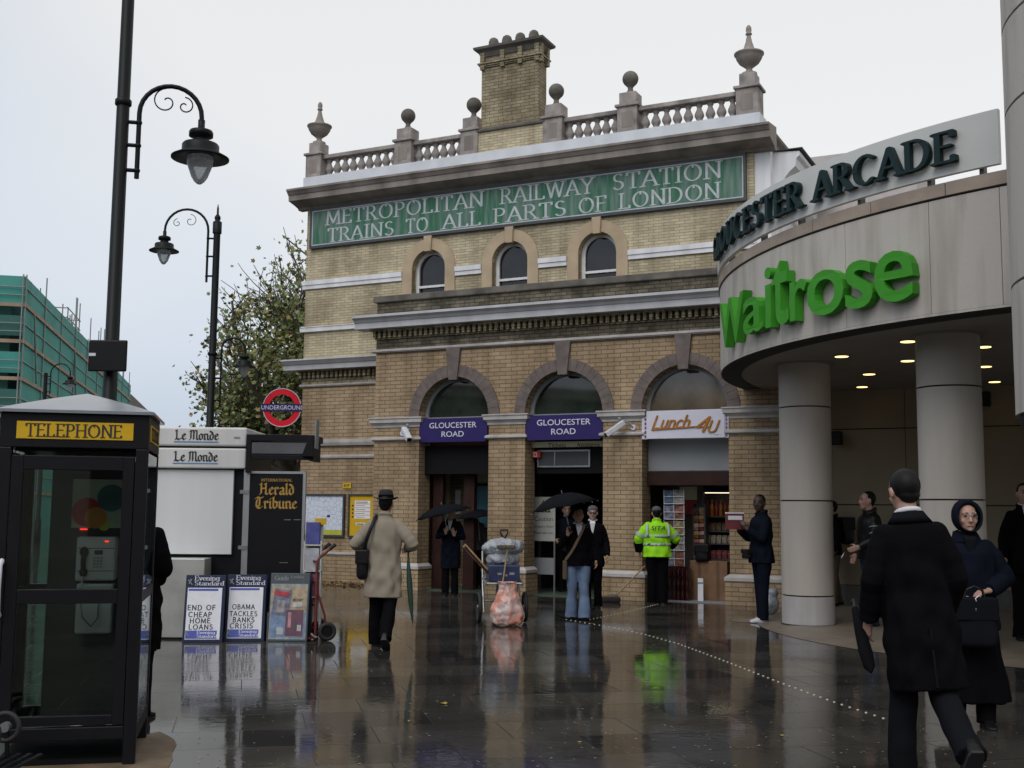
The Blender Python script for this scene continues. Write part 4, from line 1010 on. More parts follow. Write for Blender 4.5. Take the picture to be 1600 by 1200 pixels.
MB().box(-.2, .2, -.0, .03, 0, .33).build('plate', M['black'], sb, .03, 3); MB().box(-.19, -.12, -.006, 0, .16, .19).build('sticker', M['signwhite'], sb)
MB().box(-.1, .1, .03, .07, .08, .11).build('clip', M['black'], sb)
lp = at(328, 660, 25.5); lp.z = 0
lamp_post('second black street lamp with pointed finial and two lanterns, behind the newspaper kiosk', lp, 8.02, .085, .075, [(-.2, -1.18, 8.29, 6.62, .98, True), (.2, .72, 5.36, 3.8, .74, False)], 0, True, (5.0,))
lp = at(69, 640, 48); lp.z = 0
lamp_post('far street lamp in front of the green scaffold netting', lp, 7.1, .09, .08, [(.2, 1.02, 7.5, 6.2, .9, False)], 0)
lp = at(487, 640, 52); lp.z = 0
lamp_post('far street lamp among the tree leaves beside the station corner', lp, 8.6, .09, .08, [(-.2, -1.15, 9.05, 7.2, .9, False)], 0)

# ================================================================ UNDERGROUND ROUNDEL
p = at(441, 637, 26.3)
t = thing('roundel_sign', 'red ring underground roundel with a blue bar, beside the station corner', 'sign', (p.x, 26.3, 0), -.03)
m_ = MB(); m_.xf(Matrix()); ring(m_, 0, p.z, .30, .43, -.03, .03, 48, 0, 2 * pi); m_.build('ring', mat('roundel_red', (.72, .012, .03), .4, .04, spec=.2), t)
MB().box(-.5, .5, -.05, .05, p.z - .085, p.z + .085).build('bar', M['navy'], t)
m_ = MB(); m_.box(-.5, .5, -.0505, -.0502, p.z - .08, p.z - .07); m_.box(-.5, .5, -.0505, -.0502, p.z + .07, p.z + .08)
fit(sans('UNDERGROUND', offset=.006), -.47, .52, p.z - .048, p.z + .048, -.053).build('lettering', M['signwhite'], t)
m_ = MB(); ring(m_, 0, p.z, .43, .445, -.035, .035, 48, 0, 2 * pi); m_.build('rim', M['signwhite'], t)
b_ = MB(); b_.tube([(.3, .06, p.z - .25), (1.1, .06, p.z - .25)], .025, 8); b_.tube([(.3, .06, p.z + .25), (1.1, .06, p.z + .25)], .025, 8); b_.build('bracket', M['black'], t)

# ================================================================ NEWSPAPER KIOSK
kz = at(388, 672, 14.62); KX = kz.x
KI = thing('newspaper_kiosk', 'white and black newspaper kiosk with shuttered front and lettered roof fascia', 'kiosk', (KX, 14.62, 0), .02); KI.scale = (1.0224,) * 3
M['kwhite'] = mat('grimy_white_metal', (.64, .64, .62), .4, .12, 3, streak=True)
M['kshut'] = mat('dull_white_shutter', (.66, .67, .68), .45, .05, 3, streak=True)
b_ = MB().box(-1.9, -.02, .06, 1.7, .05, 2.3); b_.build('body', M['black'], KI, .01)
MB().box(-2.0, -.005, -.05, 1.75, 2.32, 2.555).build('roof_fascia', M['kwhite'], KI, .025, 3)
MB().box(-2.0, -.005, -.06, .3, 2.045, 2.295).build('shutter_box', M['kwhite'], KI, .02, 3)
MB().box(-2.0, -.02, -.02, 1.7, 2.295, 2.32).build('gap_strip', M['black'], KI)
for z, y in ((2.40, -.052), (2.135, -.062)):
    l_ = MB(); pen_text(l_, 'Le Monde', -.89, z, .115, .54, y, .003, (.19, .05, .8), serif=False, gap=.0, font=BL); l_.build('lettering', M['ink'], KI)
    MB().box(-.9, -.35, y - .003, y, z - .035, z - .022).build('underline', mat('blue_line', (.10, .25, .48), .5), KI)
MB().box(-.16, -.09, -.056, -.05, 2.42, 2.44).build('lock', M['chrome'], KI)
MB().box(-1.2, -.16, .0, .05, .995, 2.03).build('shutter', M['kshut'], KI, .006)
MB().box(-1.9, -.405, -.30, .05, .02, .955).build('counter', mat('scuffed_counter', (.50, .50, .47), .35, .14, 3, metal=.3), KI, .01)
MB().box(-.03, .02, -.02, .05, .1, 2.04).build('door_frame', M['steel'], KI)
dp = MB().box(.03, .72, -.015, .03, .3, 1.99).build('side_door', M['black'], KI, .004)
f_ = MB(); f_.box(.025, .72, -.025, -.016, 1.99, 2.02); f_.box(.70, .735, -.03, .03, .3, 2.02); f_.box(.02, .045, -.025, -.016, .3, 1.99); f_.build('door_edge', M['steel'], dp)
M['gold'] = mat('gold_lettering', (.42, .25, .045), .5, .1)
l_ = MB(); pen_text(l_, 'INTERNATIONAL', .185, 1.895, .032, .38, -.0155, .002, (.16, .08, .1), gap=.12); l_.build('lettering', M['gold'], dp)
l_ = MB(); pen_text(l_, 'Herald', .165, 1.735, .135, .43, -.0155, .003, (.20, .05, .8), serif=False, gap=.0, font=BL); l_.build('lettering', M['gold'], dp)
l_ = MB(); pen_text(l_, 'Tribune', .115, 1.565, .135, .52, -.0155, .003, (.20, .05, .8), serif=False, gap=.0, font=BL); l_.build('lettering', M['gold'], dp)
s_ = MB(); s_.box(.48, .56, -.018, -.0155, 1.422, 1.428); s_.box(.6, .68, -.018, -.0155, 1.424, 1.43); s_.box(.44, .54, -.018, -.0155, .9, .905); s_.build('scuff', M['steel'], dp)
for z in (1.74, 1.06): MB().box(-.07, .04, -.035, -.021, z, z + .045).build('hinge', M['chrome'], KI)
aw = MB(); aw.box(.0, .86, -.10, .5, 2.39, 2.47); aw.box(.06, .80, -.08, -.06, 2.2, 2.38); aw.box(.0, .06, -.1, .5, 2.0, 2.39); aw.box(.78, .83, -.1, .5, 2.15, 2.39); aw.box(.06, .78, -.09, -.05, 2.16, 2.22)
aw.prism([(.70, 2.2), (.84, 2.2), (.84, 2.46), (.79, 2.46)], -.2, .4)
awo = aw.build('side_canopy', M['black'], KI, .004)
MB().prism([(.845, 2.3), (.86, 2.3), (.865, 2.66), (.85, 2.66)], -.15, .1).build('canopy_fin', M['greypanel'], awo)
MB().box(.07, .77, -.095, -.09, 2.235, 2.37).build('canopy_pane', mat('grey_canopy_panel', (.13, .13, .14), .3, .2, 3), awo)
# rack of papers beside the door
RK = thing('newspaper_rack', 'narrow white wire rack of papers beside the kiosk door', 'rack', (KX + .765, 14.6, 0), .02)
r_ = MB(); r_.box(.0, .22, .02, .05, .2, 1.46)
for z in (.5, .82, 1.14): r_.box(.0, .22, -.1, .05, z, z + .015)
for x in (.0, .21): r_.box(x, x + .012, -.1, -.09, .2, 1.2); r_.box(x, x + .012, -.1, .03, .0, .2)
r_.build('rack_frame', M['kwhite'], RK)
for z, c, n_ in ((1.16, (.08, .09, .32), 'blue_paper'), (.84, (.5, .5, .55), 'white_paper_stack'), (.52, (.32, .12, .2), 'pink_paper')):
    MB().box(.02, .19, -.085, .015, z, z + .27).build('paper', mat(n_, c, .6, .2, 9), RK)
MB().box(.12, .26, -.02, .0, 1.40, 1.48).build('topper', M['yellow'], RK)
# --- headline boards
M['bnavy'] = mat('board_navy', (.025, .035, .075), .5, .1, spec=.2)
M['bblue'] = mat('print_blue', (.08, .11, .45), .5, .08)
def headline(px0, px1, pyb, lab, lines, pad):
    a = gd(px0, pyb); b = gd(px1, pyb); W = (b - a).length
    t = thing('headline_board', lab, 'board', a, atan2(b.y - a.y, b.x - a.x), 'newspaper boards in front of the kiosk')
    H = .80; tilt = Matrix.Rotation(-radians(9), 4, 'X'); fr = MB()
    MB().box(0, W, 0, .03, 0, H).xf(tilt).build('panel', M['bnavy'], t, .006)
    if px0 > 300: MB().box(0, W, .24, .265, 0, H * .97).build('rear_leaf', M['bnavy'], t)
    MB().box(.03, W - .035, -.006, 0, .035, H - .155).xf(tilt).build('sheet', M['paper'], t)
    MB().box(.035, W - .07, -.009, -.006, .045, .14).xf(tilt).build('blue_band', M['bblue'], t)
    MB().box(.04, W - .08, -.009, -.006, H - .19, H - .165).xf(tilt).build('blue_band', M['bblue'], t)
    for tx, x, z, h, wd, m_ in (('Evening', .22 * W, H - .065, .055, .62 * W, 'signwhite'), ('Standard', .22 * W, H - .125, .05, .74 * W, 'signwhite'), ('Evening', .36 * W, .1, .034, .45 * W, 'paper'), ('Standard', .36 * W, .057, .033, .5 * W, 'paper')):
        l_ = MB(); pen_text(l_, tx, x, z, h, wd, -.009 if z < .3 else 0, .002, (.15, .06, .1), gap=.04); l_.xf(tilt); l_.build('lettering', M[m_], t)
    e_ = MB(); 
    for zz, s in ((H - .09, 1), (.1, .8)): 
        e_.obox((.06 * W, -.013, zz + .03 * s), (.17 * W, -.013, zz - .03 * s), .003, .012 * s, (0, 0, 1)); e_.obox((.08 * W, -.0135, zz - .02 * s), (.15 * W, -.0135, zz + .035 * s), .003, .01 * s); e_.ball((.13 * W, -.013, zz + .03 * s), (.012 * s, .003, .01 * s), 8, 5)
    e_.xf(tilt).build('emblem', M['greypanel'], t)
    for k, tx in enumerate(lines):
        l_ = MB(); pw = pad[k][1] * W
        pen_text(l_, tx, pad[k][0] * W, (.478, .376, .284, .194)[k] * H, .056, pw, -.006, .002, (.17, .15, .5), serif=False, gap=.2, jit=.04); l_.xf(tilt); l_.build('headline', M['ink'], t)
    return t
headline(284, 347, 1004, 'navy headline board reading end of cheap home loans', ['END OF', 'CHEAP', 'HOME', 'LOANS'], ((.09, .70), (.12, .58), (.17, .51), (.145, .6)))
headline(350, 412, 1002, 'navy headline board reading about a banks crisis', ['OBAMA', 'TACKLES', 'BANKS', 'CRISIS'], ((.16, .57), (.10, .70), (.19, .55), (.13, .58)))
a = gd(417, 1002); b = gd(480, 1001); W = (b - a).length
t = thing('magazine_board', 'grey topped board pasted with magazine covers, rightmost of the three boards', 'board', a, 0, 'newspaper boards in front of the kiosk')
tilt = Matrix.Rotation(-radians(9), 4, 'X'); H = .82
MB().box(0, W, 0, .03, 0, H).xf(tilt).build('panel', mat('slate_board', (.06, .075, .085), .45), t, .006); MB().box(0, W, .26, .285, 0, H * .98).build('rear_leaf', M['bnavy'], t)
def patch(x0, x1, z0, z1, c, n_, y=-.004, c2=None, r=0.0):
    q = MB().box(-(x1 - x0) / 2, (x1 - x0) / 2, y - .002, y, -(z1 - z0) / 2, (z1 - z0) / 2).xf(tilt @ Matrix.Translation(((x0 + x1) / 2 * W, 0, (z0 + z1) / 2 * H)) @ Matrix.Rotation(radians(r), 4, 'Y') @ Matrix.Diagonal((W, 1, H, 1)))
    q.build('magazine_cover', mat(n_, c, .3, .25, 14, c2=c2), t)
patch(.03, .96, .03, .84, (.36, .41, .44), 'sheet_grey', -.002); patch(.05, .94, .42, .80, (.50, .39, .25), 'sheet_tan', -.004); patch(.05, .94, .06, .42, (.22, .31, .47), 'sheet_blue', -.0045)
patch(.10, .54, .38, .76, (.20, .22, .32), 'cover_grey', -.008, (.08, .08, .1), 6); patch(.12, .5, .66, .73, (.5, .05, .06), 'cover_title', -.011, None, 6); patch(.44, .88, .08, .46, (.07, .06, .08), 'cover_dark', -.009, (.2, .06, .09)); patch(.50, .58, .2, .42, (.55, .28, .33), 'cover_figure', -.012); patch(.2, .4, .42, .6, (.42, .38, .36), 'cover_photo', -.011, (.12, .12, .14), 6); patch(.6, .84, .5, .57, (.62, .62, .62), 'cover_caption', -.008); patch(.22, .4, .1, .2, (.6, .62, .68), 'cover_caption_low', -.008); patch(.74, .84, .15, .24, (.55, .55, .55), 'cover_box', -.012)
l_ = MB(); pen_text(l_, 'Guide', .10 * W, H - .085, .05, .36 * W, 0, .002, (.16, .1, .1), gap=.04); l_.xf(tilt); l_.build('lettering', M['greypanel'], t)
l_ = MB(); pen_text(l_, 'London', .52 * W, H - .06, .03, .32 * W, 0, .002, (.16, .1, .1), serif=False, gap=.04); l_.xf(tilt); l_.build('lettering', M['greypanel'], t)
fit(sans('MONEY', offset=.01), .6 * W, .86 * W, .585 * H, .625 * H, -.008).xf(tilt).build('lettering', M['ink'], t)
# --- hand truck
t = thing('hand_truck', 'red tubular hand truck with black tyres beside the magazine board', 'hand truck', gd(500, 1001), .35)
M['truckred'] = mat('truck_red', (.16, .025, .018), .5, .25, 8)
f_ = MB()
for y in (0, .34): f_.tube([(-.06, y, .06), (-.06, y, .95), (-.02, y, 1.02), (.06, y, 1.08), (.14, y, 1.15)], .018, 10)
for z in (.14, .42, .7, .95): f_.tube([(-.06, 0, z), (-.06, .34, z)], .014, 8)
f_.tube([(-.06, 0, .62), (.05, 0, .3), (.07, 0, .1)], .014, 8); f_.tube([(-.06, .34, .62), (.05, .34, .3), (.07, .34, .1)], .014, 8); f_.tube([(.07, -.05, .11), (.07, .4, .11)], .014, 8)
f_.build('frame', M['truckred'], t)
MB().box(-.3, -.05, 0, .34, .02, .035).build('toe_plate', M['truckred'], t)
for y in (-.07, .41):
    wl = MB().tube([(.07 + .085 * cos(a), y, .115 + .085 * sin(a)) for a in [2 * pi * k / 24 for k in range(25)]], .03, 10).build('wheel', M['rubber'], t)
    MB().tube([(.07, y - .03, .115), (.07, y + .03, .115)], .055, 14).build('hub', M['black'], wl)
for y in (0, .34): MB().tube([(.09, y, 1.105), (.16, y, 1.165)], .024, 10).build('grip', M['rubber'], t)

# ================================================================ SCAFFOLDED BUILDING, FAR HOUSES
sv = Vector((-sin(STREET), cos(STREET), 0)); su = Vector((cos(STREET), sin(STREET), 0))
sc0 = at(31, 600, 70); sc0.z = 0
SB = thing('scaffolded_building', 'terrace wrapped in green scaffold netting across the street', 'building', sc0, STREET)   # local x across, y along street
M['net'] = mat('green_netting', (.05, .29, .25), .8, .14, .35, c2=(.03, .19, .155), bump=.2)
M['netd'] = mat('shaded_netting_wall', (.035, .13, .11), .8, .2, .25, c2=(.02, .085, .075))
LEN = 66
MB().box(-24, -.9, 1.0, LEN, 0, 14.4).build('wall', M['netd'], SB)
lifts = [0.1, 2.4, 4.7, 7.0, 9.3, 11.6, 13.85]
M['net_t'] = mat('sheer_netting', (.06, .31, .265), .8, .14, .35, c2=(.045, .235, .20)); nt_ = M['net_t'].node_tree; tr = nt_.nodes.new('ShaderNodeBsdfTransparent'); mxs = nt_.nodes.new('ShaderNodeMixShader'); mxs.inputs[0].default_value = .86
nt_.links.new(tr.outputs[0], mxs.inputs[1]); nt_.links.new(nt_.nodes['Principled BSDF'].outputs[0], mxs.inputs[2]); nt_.links.new(mxs.outputs[0], nt_.nodes['Material Output'].inputs[0])
n_ = MB().box(-.03, 0, 0, LEN, 0, 15.6); n_.box(-24, -.03, -.03, 0, 13.9, 15.6); n_.build('netting', M['net_t'], SB)
for k in range(7):
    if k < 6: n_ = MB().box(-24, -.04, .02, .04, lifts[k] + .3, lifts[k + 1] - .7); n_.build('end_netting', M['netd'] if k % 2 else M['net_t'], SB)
bd = mat('scaffold_board', (.34, .24, .17), .8, .2, .8)
for z in lifts[1:]:
    b_ = MB().box(.02, .12, -.1, LEN, z - .16, z + .06); b_.build('scaffold_board', bd, SB); MB().box(-24, .0, -.13, -.04, z - .16, z + .06).build('scaffold_board', bd, SB)
tub = mat('scaffold_tube', (.22, .25, .23), .5, .15, 1)
pm_ = MB().tube([(0, 0, 0), (0, 0, 15.7)], .045, 6).mesh('scaffold_pole', tub); rr = random.Random(5)
for k in range(28):
    o = lk(bpy.data.objects.new('scaffold_pole', pm_)); o.parent = SB; o.location = (.06 if k % 3 == 0 else -.1, .0 + k * 2.35, 0); o.scale = (1, 1, 1 + (rr.random() < .5) * rr.uniform(.0, .16))
for k in range(5):
    o = lk(bpy.data.objects.new('scaffold_pole', pm_)); o.parent = SB; o.location = (-2.4 * k - .1, -.15, 0); o.scale = (1, 1, 1.0)
lg = MB().tube([(0, 0, 0), (0, LEN, 0)], .035, 6).mesh('scaffold_ledger', tub); lg2 = MB().tube([(0, 0, 0), (-24, 0, 0)], .035, 6).mesh('scaffold_ledger', tub)
for z in lifts[1:]:
    for dz in (.55, 1.05):
        o = lk(bpy.data.objects.new('scaffold_ledger', lg)); o.parent = SB; o.location = (.05 if dz > .6 else -.1, 0, z + dz)
        o = lk(bpy.data.objects.new('scaffold_ledger', lg2)); o.parent = SB; o.location = (0, -.16, z + dz)
for y in (4.3, 22.0, 41): MB().tube([(.2, y, 9.4), (.2, y - 1.9, 13.6)], .06, 6).build('scaffold_brace', tub, SB)
# chimney stacks with their own scaffold cages
for y0, hh in ((9.5, 1.1), (21, 1.2), (34, 1.0)):
    MB().box(-3.4, -1.6, y0, y0 + 1.5, 14.4, 15.9 + hh * .55).build('chimney', mat('dark_brick_stack', (.09, .06, .05), .8, .2, 1), SB)
for y0 in (25, 45):
    c_ = MB()
    for ky in range(4):
        for kx in (-3.8, -1.2): c_.tube([(kx, y0 + ky * 2.2, 14.4), (kx, y0 + ky * 2.2, 18.2 + rr.uniform(-.6, 1.6))], .055, 5)
    for z in (16.2, 17.0, 17.8):
        for kx in (-3.8, -1.2): c_.tube([(kx, y0 - .4, z), (kx, y0 + 7.2, z)], .05, 5)
        c_.tube([(-3.8, y0, z), (-1.2, y0, z)], .05, 5); c_.tube([(-3.8, y0 + 6.6, z), (-1.2, y0 + 6.6, z)], .05, 5)
    c_.tube([(-1.2, y0, 14.6), (-1.2, y0 + 4, 17.8)], .05, 5)
    tag(c_.build('scaffold_cage', tub, SB), kind=None)
# pale houses beyond
hb = sc0 + sv * 72 
HB = thing('terrace_house', 'pale stuccoed terrace at the far end of the street', 'building', hb, STREET)
MB().box(-14, .3, 0, 50, 0, 13.4).build('wall', mat('pale_stucco', (.46, .43, .40), .7, .1, .4), HB)
MB().box(-14, .9, -.3, 50, 12.3, 12.8).build('cornice', M['ledge'], HB); MB().box(-12, -.6, 1, 49, 13.4, 15.2).build('roof', M['sooty'], HB)
for k in range(5):
    for z in (9.6, 6.4, 3.2): MB().box(.29, .36, 3 + k * 8, 5 + k * 8, z, z + 1.8).build('window', M['win'], HB)
# red brick mansion block behind the tree
rb = at(395, 700, 62); rb.z = 0
RB_ = thing('mansion_block', 'red brick block with white trimmed windows behind the tree', 'building', rb, -.05)
MB().box(0, 26, 0, 10, 0, 6.1).build('wall', brick_mat('red_brick', (.26, .09, .055), (.20, .07, .045), (.2, .15, .12), .3, .1, .01, dscale=.4), RB_)
MB().box(-.2, 26.2, -.25, .2, 5.7, 5.95).build('cornice', M['ledge'], RB_); MB().box(.5, 25, 1, 9, 6.1, 7.0).build('roof', M['sooty'], RB_)
for k in range(6):
    for z in (.9, 3.6):
        f_ = MB().box(.8 + k * 2.2, 1.9 + k * 2.2, -.06, .02, z, z + 1.6).build('window', M['winwhite'], RB_)
        MB().box(.9 + k * 2.2, 1.32 + k * 2.2, -.08, -.06, z + .1, z + 1.5).build('pane', M['win'], f_); MB().box(1.38 + k * 2.2, 1.8 + k * 2.2, -.08, -.06, z + .1, z + 1.5).build('pane', M['win'], f_)

# ================================================================ PLANE TREE
M['bark'] = mat('plane_bark', (.10, .085, .06), .9, .3, 4, c2=(.05, .042, .03), bump=.5)
def leaf_mat():
    m, n, b = base_nodes('autumn_leaf', .45, 0, .3)
    oi = n.nodes.new('ShaderNodeNewGeometry'); r = n.nodes.new('ShaderNodeValToRGB'); r.color_ramp.interpolation = 'LINEAR'
    e = r.color_ramp.elements; e[0].position = 0; e[0].color = (.075, .10, .035, 1); e[1].position = 1; e[1].color = (.30, .21, .06, 1)
    q = e.new(.45); q.color = (.125, .165, .055, 1); q = e.new(.8); q.color = (.2, .205, .07, 1)
    n.links.new(oi.outputs['Random Per Island'], r.inputs[0]); n.links.new(r.outputs[0], b.inputs['Base Color']); return m
M['leaf'] = leaf_mat()
tb = at(452, 740, 33.5); tb.z = 0
TR = thing('plane_tree', 'leafy autumn plane tree growing behind the station corner', 'tree', tb)
rng = random.Random(21); limbs = MB(); tips = []
def inside(p): return p.z > 2.6 and p.x > np.interp(p.z, [0, 4.9, 6.6, 8.1, 9.0, 10.2, 11], [-3.0, -3.3, -2.7, -1.9, -1.0, .3, 3])
def grow(p, d, L, r, lv):
    if lv > 1 and not inside(p + d * L * .6): return
    n = 4; pts = [p]; q = p; dd = d
    for k in range(n):
        dd = (dd + Vector((rng.uniform(-.22, .22), rng.uniform(-.22, .22), rng.uniform(-.1, .16)))).normalized(); q = q + dd * L / n; pts.append(q)
    limbs.tube(pts, [r * (1 - .45 * k / n) for k in range(n + 1)], 6 if lv > 1 else 10)
    if lv >= 2: tips.extend([q_ for q_ in pts[1:] if inside(q_)])
    if lv >= 4: return
    nb = {0: 6, 1: 5, 2: 4, 3: 4}[lv]
    for k in range(nb):
        t = .45 + .55 * (k + 1) / nb; i = min(int(t * n), n); a = rng.uniform(0, 2 * pi)
        o = Vector((cos(a), sin(a), rng.uniform(-.15, .55))); nd = (dd * .75 + o * .8).normalized()
        grow(pts[i], nd, L * rng.uniform(.55, .78), r * .5, lv + 1)
limbs.tube([(0, 0, 0), (.05, 0, 1.2), (0, .05, 2.4)], [.3, .24, .22], 12)
for a, el, L in ((.2, .9, 2.9), (2.9, .7, 1.9), (3.4, .35, 1.9), (1.7, .8, 2.6), (4.5, .75, 2.6), (5.6, .6, 2.6), (3.0, 1.2, 3.0), (0.5, 1.35, 4.4), (.1, 1.15, 4.3), (5.9, 1.0, 3.6), (2.0, 1.25, 4.2)):
    grow(Vector((0, .05, 2.3 + rng.uniform(-.3, .4))), Vector((cos(a) * cos(el), sin(a) * cos(el), sin(el))), L, .13, 1)
limbs.build('trunk', M['bark'], TR)
V, Fc = [], []
lf = [(0, 0), (.45, .18), (.3, .42), (.62, .62), (.22, .7), (0, 1.05), (-.22, .7), (-.62, .62), (-.3, .42), (-.45, .18)]
for p in tips:
    dense = 6 if p.x > -.6 else 3
    if p.z > 7.5: dense -= 2
    for k in range(rng.randint(dense - 2, dense + 2)):
        c = p + Vector((rng.gauss(0, .22), rng.gauss(0, .22), rng.gauss(-.05, .2)))
        s = rng.uniform(.085, .155); n = Vector((rng.gauss(0, .7), rng.gauss(-.3, .7), rng.gauss(.5, .5))).normalized()
        u = n.cross(Vector((rng.gauss(0, 1), rng.gauss(0, 1), -1))).normalized(); v = n.cross(u)
        k0 = len(V)
        for a, b in lf: V.append(c + u * a * s + v * (b - .5) * s + n * (abs(a) * s * .18))
        Fc.append(tuple(range(k0, k0 + 10)))
MB().poly(V, Fc).build('crown', M['leaf'], TR)
# ================================================================ PEOPLE
CLOUD = bpy.data.textures.new('cloth_folds', 'CLOUDS'); CLOUD.noise_scale = .2; CLOUD.noise_depth = 1
CRUMP = bpy.data.textures.new('crumple', 'CLOUDS'); CRUMP.noise_scale = .09; CRUMP.noise_depth = 3
def skinmat(n, c): return mat(n, c, .5, .08, 14, spec=.35)
M['skin_pale'] = skinmat('pale_skin', (.42, .25, .19)); M['skin_dark'] = skinmat('dark_skin', (.055, .03, .022)); M['skin_tan'] = skinmat('tan_skin', (.36, .21, .14))
def cloth(n, c, var=.15, sc=9, rough=.85): return mat(n, c, rough, var * .6, sc * .5, bump=.1, bscale=30, spec=.04)
M['c_black'] = cloth('black_cloth', (.0045, .0045, .006)); M['c_navy'] = cloth('navy_cloth', (.007, .009, .016)); M['c_char'] = cloth('charcoal_cloth', (.009, .0095, .012))
M['c_beige'] = cloth('beige_raincoat', (.27, .235, .185), .12, 5); M['c_jeans'] = cloth('blue_denim', (.17, .235, .36), .3, 7); M['c_dkjeans'] = cloth('dark_denim', (.035, .05, .09), .25, 7)
M['c_tan'] = cloth('tan_trousers', (.10, .075, .05)); M['c_grey'] = cloth('grey_jacket', (.10, .10, .11)); M['c_white'] = cloth('white_shirt', (.62, .62, .66), .05)
M['hivis'] = mat('hi_vis_lime', (.30, .72, .015), .6, .08, 5, bump=.3, bscale=14, spec=.15); M['silver'] = mat('reflective_tape', (.36, .42, .40), .4, .06)
M['hair_dark'] = mat('dark_hair', (.007, .006, .0055), .55, .3, 40, bump=.12, bscale=160, spec=.2); M['hair_grey'] = mat('grey_hair', (.11, .105, .10), .7, .3, 40)
M['leather'] = mat('black_leather', (.007, .007, .008), .45, .2, 6, bump=.2, bscale=18, spec=.25); M['shoe_white'] = mat('white_trainer', (.60, .60, .62), .5, .1, 14)
M['eye'] = mat('dark_eye', (.02, .015, .012), .2); M['lip'] = mat('lips', (.30, .13, .11), .5)

def soft(o, vox, fold=0.0, it=4):
    r = o.modifiers.new('remesh', 'REMESH'); r.mode = 'VOXEL'; r.voxel_size = vox; r.use_smooth_shade = True
    s = o.modifiers.new('smooth', 'SMOOTH'); s.factor = .5; s.iterations = it
    if fold:
        d = o.modifiers.new('folds', 'DISPLACE'); d.texture = CLOUD; d.strength = fold; d.mid_level = .5; d.texture_coords = 'LOCAL'
    return o
def er(z, rx, ry, cx=0.0, cy=0.0, n=28, amp=0.0, ph=0.0, m=7):
    return [Vector((cx + rx * cos(2 * pi * j / n) * (1 + amp * sin(m * 2 * pi * j / n + ph) + amp * .6 * sin(3 * 2 * pi * j / n + 1.7 * ph)),
                    cy + ry * sin(2 * pi * j / n) * (1 + amp * sin(m * 2 * pi * j / n + ph)), z)) for j in range(n)]
def drape(secs, amp=.007, step=.03, lo=None):
    """more rings between the given ones, rippled by slanting cloth folds"""
    out = []
    for A, B in zip(secs[:-1], secs[1:]):
        k = max(1, int(abs(A[0].z - B[0].z) / step))
        for i in range(k): out.append([a.lerp(b, i / k) for a, b in zip(A, B)])
    out.append([a.copy() for a in secs[-1]]); n = len(secs[0])
    for r in out:
        z = r[0].z; c = sum(r, Vector()) / n; f = amp * min(1, max(.15, (1.44 - z) * 4))
        for j, p in enumerate(r):
            t = 2 * pi * j / n; d = (p - c); d.z = 0; L = d.length or 1
            p += d / L * f * (sin(4 * t + 17 * z + 1) + .8 * sin(7 * t - 23 * z + 2 * sin(5 * z)) + .7 * sin(2 * t + 34 * z + 3 * sin(t)) + .5 * sin(11 * t + 9 * z))
    return out
def hand(mb, w_, d, nrm, sg, curl=.5):
    d, nrm = Vector(d).normalized(), Vector(nrm); nrm = (nrm - d * nrm.dot(d)).normalized(); sd_ = d.cross(nrm) * sg
    for k in (-.024, 0, .024): mb.capsule(w_ + sd_ * k * .7, w_ + d * .085 + sd_ * k, .019, .017, 8)
    for i, L in enumerate((.072, .08, .074, .058)):
        p = w_ + d * .088 + sd_ * (-.031 + .0205 * i); dd = d
        for k, f in enumerate((.45, .32, .23)):
            a = curl * (.7 + .3 * k); dd = (dd * cos(a) + nrm * sin(a)).normalized(); nrm_ = nrm
            q = p + dd * L * f; mb.capsule(p, q, .0095 - .0008 * k, .009 - .0008 * k, 7); p = q
    p = w_ + d * .025 - sd_ * .03; q = p + (d * .6 - sd_ * .6 + nrm * .45).normalized() * .045; mb.capsule(p, q, .0125, .011, 7)
    mb.capsule(q, q + (d * .9 - sd_ * .1 + nrm * .5).normalized() * .035, .0105, .009, 7)

